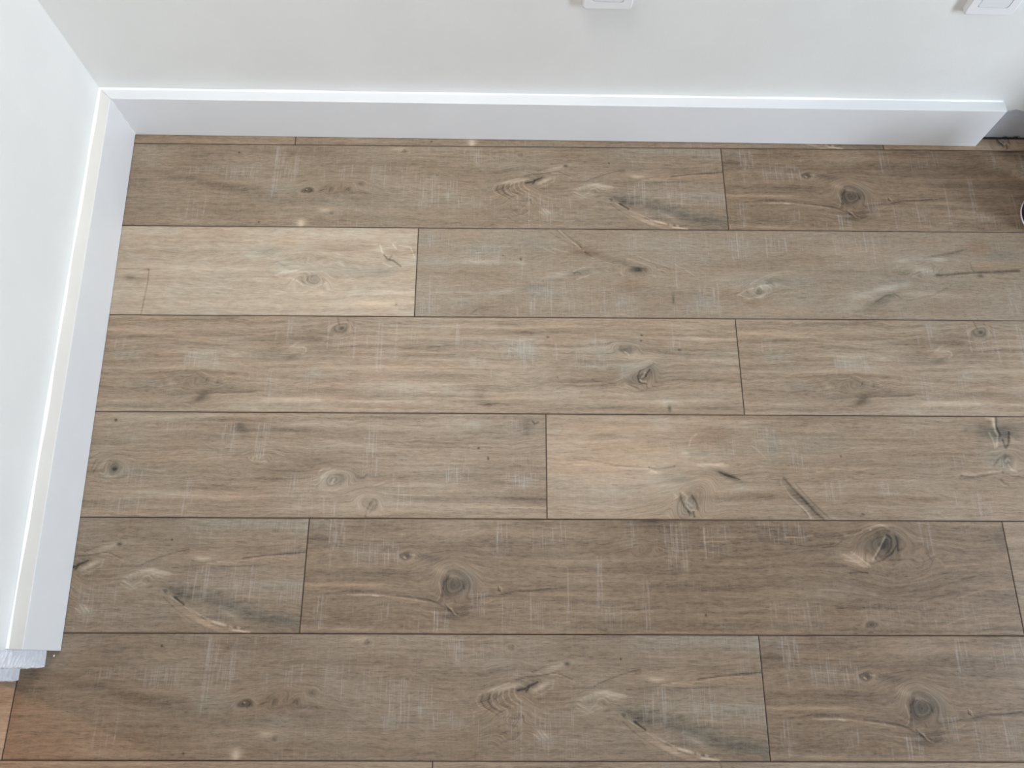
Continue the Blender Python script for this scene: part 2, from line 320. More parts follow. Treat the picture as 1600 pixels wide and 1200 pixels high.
  ('P',0.8,0.4,1070.3,1.2,1070.3,58.6),('P',0.8,0.4,1053.8,1.3,1053.8,34.3),('P',0.8,0.4,843.8,136,843.8,182.1),
 ],
 'G': [
  ('K',442.5,105.1,10.8,7.9,0.6),('B',442.6,105.6,3.6,2.1,-0.5,0.3),('B',433.7,83.8,25.9,3.2,-0.1,0.4),
  ('P',0.9,-0.3,402.5,105.3,407.4,89.3,424.2,81.2,444.5,78.4,465.8,81),('P',0.9,-0.3,406.4,113.2,413.5,94.6,433.3,89.2),
  ('P',0.9,-0.3,409.9,118.5,431.2,122.3,454.1,120.9,468.7,115.5),('P',0.9,0.3,415.4,105.2,421.3,94.6,431.2,91.8),
  ('P',0.9,0.3,416.3,110.5,427.7,117,446.2,119.6),('P',0.9,-0.25,396.6,86.7,412.9,75.9,443.2,70.3,480.1,72.8),('B',459.3,105,33.6,15.9,0.02,0.6),
  ('B',507.4,115.3,64.4,13.2,-0.02,0.5),('B',430,15.9,3.2,2.8,-0.65,0),('B',418.2,46.1,52.3,24.5,0,0.3),('B',654.9,28.3,15.8,9.9,-0.28,0.2,20),
  ('B',632.8,42.2,28.9,8.2,0,0.6),('H',622.8,20.2,649.1,72,0.9),('H',681.5,19.9,705.1,87.8,0.9),('H',514.7,6.9,556.9,42.7,0.7),
  ('H',458.8,99.6,505.2,136.4,0.6),('H',564.4,120.3,587.4,187.6,0.8),('H',403.3,147,510.2,188.1,0.4),('H',748.4,114,794.6,186.7,0.6),
  ('P',0.8,0.5,643.4,22.9,643.4,55.7),('P',0.8,0.5,641.9,53,641.9,72),('P',0.8,0.5,685.2,22.7,685.2,77.1),('P',0.8,0.4,700.6,25.3,700.6,85.1),
  ('P',0.8,0.4,492.3,110.1,492.3,182.9),('P',0.8,0.5,468.3,104.9,468.3,120.8),('P',0.8,0.5,575.5,120.2,575.5,154.2),
  ('P',0.8,0.5,570.6,146.4,570.6,187.6),('P',0.8,0.4,461.4,157.3,461.4,188.1),('P',0.8,0.5,758.7,116.7,758.7,145.5),
  ('P',0.8,0.4,421.2,29.7,421.2,51.5),('P',0.9,0.35,680.1,89.2,684.4,81.2,694.4,77.1),('P',0.9,0.35,682.8,90.5,706.2,90.4),
  ('P',0.9,0.25,663.1,77.2,683.1,69,709.2,68.9,736.4,79.5),('P',0.9,-0.2,645.5,82.7,670.3,71.8,708.7,63.5,741.1,74.1),('S',695.3,85.1,39,13.4),
  ('P',1.4,-0.3,633.3,131.8,648.5,129.9),('B',554.5,83.2,104,3.7,0.15,-0.1),('B',641.1,153.9,127.9,5.2,0.16,-0.1),('B',613.6,138.4,115.5,3.7,-0.14,0),
  ('B',745.1,33.3,52.7,5.5,-0.14,0),('B',757,19.5,52.9,6.9,0.14,0.1),('B',740,116.8,51.7,15.8,-0.12,0),('B',743.8,156,51.2,7.8,-0.12,0),
  ('B',770.8,171.4,51.1,10.3,0.1,0),('B',702.7,6,132.6,2.8,0.1,0),('B',544.6,12.4,79.3,8.3,0.04,0.2),('B',537.7,146.6,128,4.7,0.1,0.2),
  ('B',817.6,116.4,23.3,15.8,0.06,0.5),('K',825.8,122.9,12.9,10.5,0.45,-30),('P',1.8,0.7,824.2,128.2,828.3,121.6),
  ('P',1.5,0.4,799,111.2,806.1,103.2,819,101.8),('P',1.5,0.4,804.9,119.1,814.5,109.8,829.6,104.4),('P',1.5,0.35,800.1,124.4,809.9,117.8,825.1,113.7),
  ('P',1.2,0.3,809.1,140.1,827.4,142.6,842.4,137.3),('B',861.8,118.8,44,13.2,-0.16,0),('B',805.1,89.9,52.1,8,-0.16,0),
  ('P',1,-0.3,901.5,134.4,916.7,129.1,932.1,126.4),('P',1,0.3,898.8,132.3,916.6,127),('K',895.7,165.6,11.3,8.8,0.5),
  ('P',1.6,-0.35,886.8,187.5,888.1,176,893.1,165.6,897.8,157.9),('P',1.2,-0.3,894.1,181.1,898.6,170.8,905.9,165.6),
  ('B',1162.9,25.4,13.3,19.3,-0.2,0.2),('P',1.4,-0.5,1176.2,14.3,1180.2,19.3,1186.8,15.6),('B',1176.2,12.9,24,5.6,-0.15,0.1),
  ('B',1079.9,64.2,2.1,1.6,-0.6,0),('B',1097.2,83,1.8,3.2,-0.7,0),('H',876.4,10.4,905.2,116,0.8),('H',1128.9,106.7,1180.8,141,1),
  ('H',1016.9,91.3,1063.7,125.8,0.9),('H',935.9,123.7,964.2,175.7,0.8),('H',926.3,107.9,936.7,123.7,0.7),('H',1011.4,3.9,1088.4,31.6,0.5),
  ('H',806.6,155.6,839.8,186.5,0.7),('H',1128.3,8.9,1160.2,36.6,0.5),('P',0.8,0.5,892.9,27,892.9,81.4),('P',0.8,0.4,885.5,35.3,885.5,76),
  ('P',0.8,0.5,900.7,81.4,900.7,116),('P',0.8,0.5,941.3,126.3,941.3,175.7),('P',0.8,0.5,931.5,110.5,931.5,129),('P',0.8,0.5,813.4,155.7,813.4,181.4),
  ('P',0.8,0.5,832.3,160.8,832.3,186.4),('P',0.8,0.5,1024.3,107.4,1024.3,125.9),('P',0.8,0.5,1042.8,102,1042.8,123.2),
  ('P',0.8,0.5,1160.7,117.3,1160.7,133.1),('B',1157.4,122.6,23.4,13.2,0.04,0.8),('B',1072.5,17.7,15.9,11.1,0.05,0.6),
  ('B',1035.2,112.7,15.6,10.6,0.04,0.6),('B',876.3,21.6,92.7,5.5,0.16,0.2),('B',1048.6,20.6,79.6,2.8,0.14,0.2),('B',839.1,56,65.6,4.9,0.14,0,6),
  ('B',941.9,7.3,79.8,3.9,-0.18,0),('B',1101.6,7.8,79.9,3.9,-0.1,0),('B',1023.4,63.1,131.4,2.2,-0.16,0),('B',1024,83.4,156.9,2.7,0.12,0),
  ('B',998.3,96.9,104.2,2.7,-0.12,0),('B',1076.9,120.4,103.8,10.6,-0.1,0),('B',1000.4,156.1,77.1,3.1,-0.18,0),('B',1154.8,155.3,38.6,3.6,-0.2,0),
  ('B',974.4,148.4,51.5,1.6,0.16,0),('B',1129.1,169.7,102.6,2.1,0.2,0),('B',1026.4,165,128.3,2.1,0.12,0),('B',810.4,24.7,39.7,8.3,0.1,0.4),
  ('B',890.9,43.5,79,4.1,-0.1,0),
 ],
 'E': [
  ('B',384.6,62.7,20.7,7.8,0.22,0.1,-18),('P',1.2,0.4,366.7,65.6,381.2,54.3,391.3,51.4),('P',1.3,0.5,391,76.6,398.4,72.4,397.7,65.4,392.4,64),
  ('B',373.5,82.2,15.4,5.5,-0.3,0.2,-12),('B',380.4,73.9,15.5,3.9,0.1,0,-20),('B',334.8,82.5,33.5,8.3,-0.12,0.5),('B',317.9,43.5,90.8,11.3,-0.14,0),
  ('B',406.4,45.7,33.8,16.9,-0.15,0),('B',221.3,159.4,13.9,9.6,-0.28,0.2,-25),('B',209.8,167.4,15.1,5.3,-0.2,0,-20),
  ('B',188.1,156.9,30.3,5.3,-0.06,0.3),('B',223.3,135.2,58.4,13.5,-0.08,0.4,14),('S',220.4,132.5,71.1,24.3),
  ('P',1,0.2,207.3,110.8,229.2,121.6,263.6,132.2),('P',1,-0.2,203,116.3,225.1,129.8,259.1,137.7),('P',1,0.2,229.2,121.6,249.9,124.2,269.9,121.3),
  ('B',204.1,86.1,28.2,13.8,0.1,0.7),('B',267.6,80.2,15.4,5.5,0.12,0.5),('B',246.9,99.6,33.3,8.2,0.1,0.5),('B',69,76,33.4,11.1,0.02,0.6),
  ('B',106.1,133.2,30.4,10.8,-0.04,0.6),('B',157.6,10.6,67.8,5.7,0.06,0.3),('H',176.4,69.5,240.5,110.8,0.8),('H',40,45.4,65.8,67.7,0.6),
  ('H',325.2,107.3,350.6,166.6,0.7),('H',358.5,6.3,374.1,60,0.7),('H',100.4,2.4,116,22.4,0.6),('H',189.3,1.7,218,24.5,0.7),
  ('H',284.4,102,312.5,126.6,0.6),('H',387.2,106.8,430.3,187.4,0.5),('P',0.9,0.5,178.3,78,178.3,111),('P',0.9,0.5,233.1,69.3,233.1,107.9),
  ('P',0.8,0.5,361.3,6.3,361.3,57.3),('P',0.8,0.5,367.5,6.2,367.5,37.5),('P',0.8,0.4,338.4,110,338.4,179.9),('P',0.8,0.4,340.1,32.1,340.1,49),
  ('P',0.8,0.4,45.5,48.2,45.5,67.8),('P',0.8,0.4,60.9,48.1,60.9,67.7),('B',109.2,36,103.7,2.8,0.18,-0.1,4),('B',214.5,47,77.7,2.8,0.12,0,6),
  ('B',189.8,56.2,77.5,2.5,-0.14,0,6),('B',85.1,47.9,64.6,3.9,-0.08,0),('B',296.8,40.8,57.1,2.3,0.1,0,-6),('B',78.8,168.2,75.5,2.7,0.15,0),
  ('B',105.7,178.7,75.3,3.7,-0.12,0),('B',293.6,172.3,75.6,5.3,0.16,0),('B',381.3,166.4,63.2,5.9,0.2,0.1),('B',382.8,182.3,62.9,2.1,-0.1,0),
  ('B',291.1,150.9,50.6,3.8,-0.18,0),('B',235.2,4.3,47.1,5.2,-0.12,0),('B',185.9,27.5,78,3.4,0.06,0),('B',366.6,145.1,76.1,5.4,0.08,0,-6),
  ('B',375.3,101.5,51.3,5.5,-0.1,0),('B',119.8,105.9,76.6,2.2,0.08,0),('B',146.9,116.7,76.4,2.7,-0.05,0),('K',461.6,24.1,9.9,8.5,0.55),
  ('P',1.6,-0.35,451.6,2.8,455.3,17),('B',461.7,25.5,5.7,5.1,-0.25,0),('P',1.2,-0.3,469.5,6.9,476.8,16.9,481.2,24),('H',445.7,45.3,492.4,64.9,1),
  ('H',526.6,13.6,539.5,108.7,0.7),('H',760.2,43.1,814.8,82.2,1),('H',673.9,12.6,681.7,63.5,0.7),('H',674.3,40.9,723.7,66.1,0.5),
  ('H',587.6,13.1,613.7,58.4,0.5),('H',559.6,13.4,567.4,83.7,0.5),('H',574.6,122,610.2,159.8,0.6),('H',431.2,5.8,439,65.1,0.7),
  ('H',701.2,82.7,732.1,110.3,0.5),('P',1.4,0.5,486.6,14,486.6,84.2),('P',0.9,0.5,436.6,11.5,436.6,63.7),('P',0.9,0.5,509.8,42.2,509.8,61.8),
  ('P',0.9,0.5,530.5,7.9,530.5,108.7),('P',0.9,0.5,536.9,16.5,536.9,103.2),('P',0.9,0.4,563.5,13.4,563.5,83.7),('P',0.8,0.5,676.1,14,676.1,63.5),
  ('P',0.8,0.5,679.4,18.3,679.4,63.5),('P',0.8,0.4,741,104.6,741,121),('P',0.8,0.5,801.2,51.4,801.2,107),('P',0.8,0.5,794.4,43,794.4,82.2),
  ('P',0.8,0.5,812.2,51.3,812.2,73.7),('P',0.8,0.3,575,135.7,575,154.5),('P',0.8,0.3,768.7,126.3,768.7,139.9),('P',0.8,0.3,423.6,144.7,423.6,166.1),
  ('B',788.8,65.5,39,19.6,0.03,0.7),('B',594.8,138.2,28,13.5,0.05,0.4),('B',417,114.9,15.3,8.2,0.06,0.4),('B',716.5,88.3,18.1,5.5,0.08,0.5),
  ('B',722.7,156.3,15.3,16.1,-0.2,0),('B',738.2,172.2,12.7,4.3,-0.3,0),('B',700.1,167.1,50.7,4.3,-0.14,0),
  ('P',0.9,-0.3,700.3,177.8,720.5,173.7,738.2,174.9,753.4,169.5,776.2,174.7),('B',439.2,70.7,64.6,13.9,-0.14,0),('B',554,41.9,130.2,2.8,0.14,0),
  ('B',618.3,18.7,131,2.3,0.16,0),('B',633.5,77.7,129.3,3.3,-0.16,0),('B',531.1,95,102.9,2.8,-0.1,0),('B',621.5,101.3,128.6,2.2,0.16,0),
  ('B',634.6,108.1,102.7,2.2,0.12,0),('B',622.2,119.1,128.1,3.3,-0.12,0),('B',535.4,168.1,126.5,2.7,0.22,0.2),('B',523.3,177.5,75.7,2.7,-0.14,0),
  ('B',610,135.4,102.1,1.6,0.12,0),('B',636.1,151.5,101.7,5.4,0.08,0),('B',684.6,52.2,78.1,8.4,-0.05,0.3),('B',775.7,14.7,42,4,-0.2,0),
  ('B',749.5,22.1,78.7,1.7,0.2,0),('B',801.9,31.6,26.2,4.5,-0.18,0),('B',482,128.1,76.6,3.3,-0.06,0),('K',1020,116.5,15.5,12.6,0.55,-30),
  ('P',1.6,0.7,1014.5,123.4,1018.1,127.4,1024.6,126.9),('P',1.4,0.6,1017.3,119.3,1021.4,115.1,1024.3,108.3),
  ('P',1.4,-0.6,1025.1,116.5,1029.5,108.2,1033.6,102.7),('P',1.4,-0.5,1010.7,122,1012.9,128.8,1021.9,130.1),
  ('P',1.2,-0.4,1009.7,116.6,1015.4,105.6,1028.6,100,1042,91.6),('B',1039.1,97.2,10.4,11,-0.18,0.2),('B',1048.7,110.9,15.5,13.7,-0.12,0.1),
  ('B',1013.2,97.3,28.5,11,0.12,0.7),('B',994.5,111.2,15.5,13.7,0.05,0.7),('B',1024.3,83.4,31.2,6.1,0.16,0.3),('K',991.4,65.5,13,7.8,0.45),
  ('P',1.6,0.55,988.6,68.4,992.4,71.1,996.2,74.7),('B',980.9,65.6,13,5,-0.2,0),('B',939.1,70.1,59.8,16.7,0,0.6),('B',806.6,65.4,23.4,19.6,0.02,0.8),
  ('B',946,97.8,51.7,11,-0.02,0.6),('B',1074.9,63.6,15.7,4.5,-0.05,0.5),('B',1090.5,64,3.7,2.2,-0.4,0),('B',1021.6,35.2,2.1,1.7,-0.6,0),
  ('B',1020.2,46.5,2.1,1.7,-0.6,0),('B',845.9,39.8,2.6,1.7,-0.5,0),('B',863,119.7,2.1,1.6,-0.4,0),('H',796.2,45.7,819.6,106.9,1),
  ('H',856,53.8,863.8,84.5,0.9),('H',892.2,47.7,957.1,103.4,0.7),('H',976.6,92,984.3,122.2,0.7),('H',1067.6,41,1093.7,69.1,0.7),
  ('P',0.9,0.6,861.7,53.8,861.7,84.5),('P',0.8,0.5,802.8,45.8,802.8,79.4),('P',0.8,0.5,934.9,30.7,934.9,50.5),('P',0.8,0.5,982,94.8,982,122.2),
  ('P',0.8,0.4,1080,12.6,1080,55.1),('P',0.8,0.3,1161.6,20.6,1161.6,51.8),('B',843.4,28.5,104.9,4,-0.18,0),('B',869.8,18.4,105.1,2.3,0.16,0),
  ('B',974.1,41.8,78.6,5.7,-0.18,0,8),('B',949,10.6,79.1,2.3,-0.1,0),('B',1080.6,15.4,105.5,5.7,0.14,0.2),('B',1079.3,35.4,78.8,3.4,-0.16,0),
  ('B',1131.3,42.1,78.7,2.8,0.14,0),('B',1051.2,66.5,52.1,4.5,-0.2,0,8),('B',1129.6,64.6,65.3,3.4,-0.16,0),('B',1141.2,82.7,65,4.4,0.12,0),
  ('B',1154.7,77,39.1,13.9,0.02,0.3),('B',1100.3,110.5,51.7,13.7,-0.04,0.3),('B',868,125.7,89.8,4.9,-0.14,0),('B',867.7,141.9,102.3,2.2,0.1,0),
  ('B',944.5,141.5,20.5,5.4,-0.12,0.3),('B',982.4,152,38.3,5.4,0.12,0.5),('B',1065.1,178.3,3.6,6.9,-0.45,0.3),('B',1060.7,166.3,15.3,10.7,0.1,0.5),
  ('P',1,-0.2,982.9,141.2,1008.2,147.8,1034.3,138.2,1057.8,129.9),('B',1020,165.2,76.5,3.7,0.14,0),('B',917.8,179.1,114.2,3.7,-0.16,0),
  ('B',1146.5,177.8,50.9,3.7,-0.16,0),('B',1147.8,161.7,63.9,5.4,0.1,0),('B',1046.8,143.5,102.5,3.2,0.06,0),
 ],
 'C': [
  ('K',1004.7,114.9,22.4,14.1,0.35),('K',1004.7,114.9,9,6.6,0.35),('P',0.9,0.45,930.9,105.1,948.8,96.6,971.1,94.3),
  ('P',0.9,0.45,949.2,100.8,967.5,96.4,993.9,98.3,1020,96),('P',0.9,0.45,939,111.3,961.4,111.1,985.1,125.4,1008,131.4,1029.5,120.9),
  ('P',0.9,-0.4,969.4,117.3,979.3,123.4),('P',0.9,-0.4,974.7,113.1,988.5,121.3),
  ('P',1,-0.35,991.8,117.1,994.6,106.7,1009.5,105.3,1017,114.8,1011,123.2,999.6,121.2),('B',949,98.7,22.5,5,0.2,0.3),
  ('P',2,-0.75,1136.2,59.2,1142.5,69.7,1153.9,71.8,1163.8,80.1,1169.6,84.3),('P',1.4,-0.55,1146.2,69.7,1151.4,61.2),
  ('B',1150.5,78.1,22.6,11,-0.15,0.5,20),('P',1.6,0.6,1127.5,40,1132.2,54.9,1140.1,61.3),('P',1.6,0.6,1152.1,37.6,1158.3,46.2),
  ('P',1.6,0.5,1135.4,78.3,1150.8,84.5),('P',1,0.5,1163.6,39.7,1186.6,43.8,1195.2,65.1),('B',1129.9,48.5,22.8,6,0.2,0.2,-15),
  ('B',914.5,54.6,26.4,9.4,-0.14,0.8),('B',877.4,61.3,15.1,5.9,0.05,0.5),('B',939.6,79.8,67.7,16.9,0,0.5,8),
  ('P',1,-0.15,903.6,59,935.9,79.9,967.1,92.2),('P',1,0.15,912,67.4,939.2,75.6,966,79.6),('S',999.8,79.4,75.2,25.3),
  ('B',1128.9,97.2,22.5,10.1,-0.18,0.6),('B',1080,95.5,48.8,20.9,-0.04,0.6),('B',1059.7,74.6,75.4,12.7,-0.06,0.3),('B',1031.4,49.4,60.6,6,-0.1,0.2),
  ('B',653.8,112.3,12.6,5.4,-0.4,0.2),('B',671,115.5,18.6,3.3,-0.15,0),('P',1.2,-0.55,688.4,95.3,690.3,119.4,687.9,188),
  ('P',0.7,-0.4,630.5,94.9,656.4,93.9,688.4,95.3),('B',686.6,95.3,3.7,2.5,-0.3,0),('B',1121.6,163.4,44.4,6.5,0.2,-0.2),
  ('B',1165,165.1,2.2,2.4,-0.5,0),('P',1.2,-0.35,1170.5,177.2,1194.3,173),('B',1157.5,140.6,44.6,5.8,0.14,0),('B',714,26.3,75.8,3.4,-0.1,-0.2),
  ('B',790.7,32.1,113.7,2.6,0.06,0),('B',737.7,60.3,112.9,5.9,-0.06,-0.1),('B',836,93.3,74.9,5,0.1,0),('B',820.4,118.4,111.7,3.3,-0.12,0,4),
  ('B',952,129.8,148.8,2.5,-0.06,0),('B',1008.8,141.7,167,8.2,0.1,-0.1),('B',766.9,135.4,111.2,4.9,0.06,0),('B',806.6,155.6,147.6,3.3,-0.05,0),
  ('B',955.5,166.6,147.6,8.1,0.03,0),('B',1055.7,19,133.5,13,0.08,0),('B',942.2,28.6,76,8.6,0.06,-0.2),('B',678.8,164.7,55.2,8.1,-0.05,0),
 ],
 'D': [
  ('P',2,-0.5,272.4,3.6,285.9,16.2,298.3,24.6,315.5,37.2,320.2,47),('P',1.8,0.6,274.9,4.1,288.4,17.6,305.6,31.6,322.6,48.9),
  ('P',1.2,-0.3,283.6,7.7,305.8,26,320.5,35.7),('P',1.2,0.4,260.5,41.8,277.9,48.7,292.7,51.4),('P',1.2,0.35,245.6,43.4,267.8,54.4),
  ('P',1,-0.25,256,6.6,275.8,20.6,293.1,31.7,315.4,40),('B',317.6,51.2,27.4,11.2,-0.12,-0.6),('B',347.3,56.5,37.3,8.4,-0.14,-0.4,14),
  ('P',1.2,0.4,337.2,62.2,356.8,68.9,381.3,77.1),('P',1.2,-0.3,322.6,49.7,344.5,64.9,381.3,75.7),('B',311.5,95.5,22.2,6.6,-0.16,0.8,-10),
  ('P',1.2,0.5,301.7,92.8,311.7,87.3,324.2,84.4),('P',1.4,0.5,308.7,109.2,326.1,103.6,331.1,100.8),('P',1.4,-0.4,301.6,97,309.1,94.2,316.4,98.2),
  ('B',269.6,101.3,29.5,7.1,0.18,0.6,-15),('B',200.8,67.4,2.2,2.5,-0.7,0.4),('B',166.1,59.4,2,1.7,-0.4,0),('B',198.3,74.4,12.4,5.5,0.15,0.5),
  ('P',0.9,-0.2,208.2,71.5,233,60.2,252.9,57.3),('B',220.7,32.3,62.4,16.9,-0.03,0.6,8),('B',123.7,47.2,44.7,16.8,0,0.7),
  ('B',121.7,73.6,42,5.5,0.2,0.4),('B',35.2,72.9,32.1,11.1,0.06,0.4),('B',21.1,25.6,22.4,16.9,0,0.6),('B',95.8,16.5,50,8.5,0.03,-0.2),
  ('B',97.5,99.9,85.9,10.9,-0.02,-0.3),('B',97.5,97.2,73.7,2.7,-0.08,-0.2),('P',0.7,0.3,27.8,139,61.9,139,105.7,138.4),
  ('B',178.7,133.3,19.5,4.3,0.14,0.4,-12),('B',222.7,126.2,29.3,5.4,-0.1,0.4,-14),('B',178.8,153.4,29.2,8,-0.06,0),('B',144.7,140.2,26.8,6.7,0.1,0.6),
  ('B',264.5,112.3,19.6,3.3,-0.1,0.6),('B',123.3,172.4,31.4,7.9,-0.1,-0.1),('P',1,-0.25,106.5,183.1,118.4,173.8,135.3,169.7,174,168.1),
  ('B',93.9,156.7,24.2,13.3,0,0.5),('B',237.3,139.5,31.7,18.8,0,0.7),('B',339.4,149.5,29.2,24.1,-0.04,-0.3),('B',14.6,173.2,14.5,15.9,0,0.6),
  ('H',1.3,8.5,63.6,47.9,0.7),('H',84.3,38.8,163.6,80.5,0.9),('H',200.7,38,222.9,129,0.5),('H',84.3,146,106.1,177.9,0.6),
  ('H',215.3,112.5,263.9,187.4,0.9),('H',276.1,114.8,302.9,187.1,0.8),('H',322.2,122.5,378.2,186.6,0.7),('H',4.3,130.4,47.9,189,0.8),
  ('P',0.8,0.4,27.1,100.5,27.1,189),('P',0.8,0.4,202.3,38.1,202.3,123.6),('P',0.8,0.4,158.8,41.3,158.8,74.7),('P',0.8,0.5,194.3,171.9,194.3,187.8),
  ('P',0.8,0.5,359.5,127.8,359.5,186.6),('P',0.8,0.5,220,155.7,220,187.6),('P',0.8,0.4,258.1,120.5,258.1,171.4),('P',0.8,0.4,87.2,146.1,87.2,167.4),
  ('B',425.3,88.6,14.8,6.1,-0.42,0.6),('K',425.3,88.6,14.8,7.2,0.15),('P',0.9,-0.25,396.2,75.6,418.1,83.7,442.7,86.2),
  ('B',396.3,72.8,29.7,6.6,-0.14,0.3,12),('P',0.9,0.3,406.6,64.4,431,72.5,455.2,83.4,479.5,91.4),('P',0.9,0.3,439.6,97.2,461.5,102.5,486.1,103.7),
  ('P',0.8,0.25,426.7,58.6,451,69.6,485.1,80.4),('P',0.8,-0.2,431.4,64.2,455.7,75.1,487.2,85.9),('P',0.9,0.3,500.1,77.5,519.2,88.4,533.3,99.2),
  ('S',425.2,89.1,64.3,24.8),('S',656.1,130.9,49.1,24.4),('K',654.1,131,7.4,6.5,0.6),('P',1.8,0.5,646.9,136.4,650.4,125.6,662.1,120.1,674.4,120),
  ('B',669.2,122.7,22.1,6,0.22,0.5,-8),('P',1.2,0.5,613.3,142.1,629,131.1,646.8,125.6),('P',1.2,0.45,618.3,140.7,634.9,147.3,657.2,144.4,667.6,137.6),
  ('P',1,0.35,625.1,147.3,637,149.9),('P',2,-0.4,672.3,115.9,679.9,114.5,686.7,119.9),('B',682.6,111.7,22.2,8.2,-0.1,0.6,-10),
  ('P',1.2,0.35,640.2,117.5,658.5,106.5,676.6,98.1,702.3,89.7,732,89.4),('P',1,0.25,663.2,109.2,689,98,721.5,95),
  ('P',1,0.25,672.7,136.2,696.9,138.7,734.4,133),('P',1,-0.2,667.2,141.6,697.8,130.6,747.6,124.8),('B',724.3,114.1,39.5,16.4,0.02,0.6),
  ('B',490.5,151,2.9,10.7,-0.3,0.2),('B',603.9,82.2,44.6,13.8,-0.02,-0.5),('B',579.3,79.6,49.6,2.2,-0.1,-0.3),('B',533.3,29.7,125.3,16.9,0.04,0.4),
  ('B',471.7,13.2,25.1,11.4,-0.03,-0.3),('B',597,17.9,30.2,11.4,-0.03,-0.3),('B',411.4,122,39.3,13.6,-0.08,-0.4),('B',458.6,154,29.3,10.7,-0.02,-0.5),
  ('B',646,157.9,24.4,8,-0.05,-0.8),('B',588.8,142.2,29.4,16.2,-0.03,-0.5),('B',548.9,153.3,29.3,24.1,0.02,0.6),('B',392.8,154.5,19.5,16,0.02,0.6),
  ('B',668.8,173.7,97.4,8,0.08,-0.2),('B',601.7,106.9,49.3,4.4,0.08,-0.2),('H',398.1,5.2,428.1,56,0.8),('H',508.2,4.1,570.8,57.7,0.7),
  ('H',603,3.4,645.6,65.4,0.9),('H',678.2,2.7,720.9,64.8,0.7),('H',489.2,60.8,504,126.8,0.7),('H',534,126.3,580.4,185.1,1),
  ('H',377.9,138.3,426.5,186.3,0.7),('H',474.4,164.3,527.8,185.5,0.6),('P',0.8,0.5,421.9,10.8,421.9,39.1),('P',0.8,0.5,613,23.4,613,45.9),
  ('P',0.8,0.6,623.4,3.4,623.4,59.8),('P',0.8,0.5,680,11.5,680,59.4),('P',0.8,0.5,500,60.8,500,126.7),('P',0.8,0.5,577.2,115.3,577.2,185),
  ('P',0.8,0.5,568.6,131.6,568.6,158.5),('P',0.8,0.4,718.4,14,718.4,42.3),('P',0.8,0.4,562.9,12.5,562.9,43.5),
  ('P',3,-0.55,1013.9,96,1034.1,93.9,1057,91.2,1087.3,88.8,1124.9,87.4,1165.3,84.6),('P',1,0.3,1013.5,98.2,1048.8,95.2,1099.1,92),
  ('B',1006.5,95.5,6.5,3.3,-0.55,0.5),('B',999.5,92.8,22.4,6.6,0.08,0.8),('B',976.5,81.9,29.9,8.3,0.16,0.7),
  ('P',1,0.35,949.4,95.9,965.6,87.6,989,81.8),('P',1,0.35,956.4,98.6,975.1,90.2,995.7,85.9),('B',941.8,65.6,17.5,5.6,0.2,0.3),
  ('B',987.8,59.6,30.1,7.3,0.1,0.9),('B',1014.8,62.2,15,4.5,0.2,0.4),('P',2.2,-0.3,985.3,59.1,1006.2,54.4,1026.9,50.4,1047.9,45.1,1071.9,37.9),
  ('B',1044.9,48,30.2,5.6,-0.14,0.2,-12),('B',1100.4,33.4,30.3,14.1,-0.1,-0.8),('B',1107.3,75.4,35,7.2,0.02,-0.9),
  ('P',1,-0.3,1073.9,67.3,1073.8,81.2,1075.8,83.9),('B',1136.8,52.8,37.7,14,-0.1,0.5),('B',905.4,123.6,39.5,6,0.25,0.8,-12),
  ('B',935.2,107,27.3,8.2,-0.02,1),('B',851.3,140.3,24.6,8.1,0.18,0.4),('B',902.5,142.6,27,7,-0.25,0.2,-22),
  ('P',1.4,-0.35,876.3,153.5,898,139.9,915.8,135.7,926.7,145.1),('B',870.2,161.6,29.4,10.7,-0.12,0.1,-25),('B',916.2,149.2,44.2,2.7,-0.12,0.1,-12),
  ('B',828.7,161.9,36.7,16,0.1,0.4),('B',957.7,135.4,39.4,4.9,0.14,0.1),('B',1003.8,139.1,49.3,8.1,0.06,0),
  ('P',1,-0.25,935.6,150.4,966,144.8,992,136.5,1024.5,120,1030.4,114.5),('B',1088.3,96.2,6,5,-0.35,0.2),
  ('P',1,-0.2,1110.5,97.4,1134.2,102.7,1171.3,103.8),('B',937.8,90.5,49.7,5.5,-0.1,0.2),('B',826.4,88.7,62.1,3.3,-0.08,0),
  ('B',832,46.9,62.7,16.8,0.02,-0.3),('B',806.1,110.8,49.4,5.5,-0.03,0),('B',957.9,43.1,30.2,3.4,-0.1,0,-8),('B',998.5,25.8,25.2,8.5,0,-0.5),
  ('B',1045.8,111.6,29.7,13.7,0,0.3),('S',1000,90,62.2,27.6),('H',809.2,7.1,904.8,52.3,0.6),('H',891,51.8,940.9,90.7,0.4),
  ('H',1120.9,-1,1151.2,38.8,0.6),('H',1129.8,116.3,1161.8,180.9,0.7),('P',0.8,0.6,874.8,1.2,874.8,46.6),('P',0.8,0.5,889.3,12.5,889.3,68.8),
  ('P',0.8,0.4,1135.7,116.4,1135.7,159.6),
 ],
 'F': [
  ('B',126.6,95.2,183.3,112.3,0.26,0.1),('K',249,160.4,28.4,15.6,0.25,-60),('B',246.2,163,19.4,10.4,-0.1,1,-62),
  ('P',2.2,-0.5,233.3,144.9,235,157.9,241.8,170.8,249,178.5),('P',2.2,0.45,237.3,142.2,245.8,150,242.7,157.9,252.5,165.6),
  ('P',1.6,0.5,242.2,165.6,249.4,173.4,259.7,173.3),('P',2,-0.5,253.8,147.4,260.6,160.4,262.2,173.3),('P',1.8,-0.6,254.3,175.9,255,184.9),
  ('P',1.4,-0.4,245.3,176,247.4,182.4),('P',1.6,0.4,222.9,144.9,227.7,150.1,222.2,155.4),('B',235,118.6,26.1,7.9,-0.16,0.7,14),
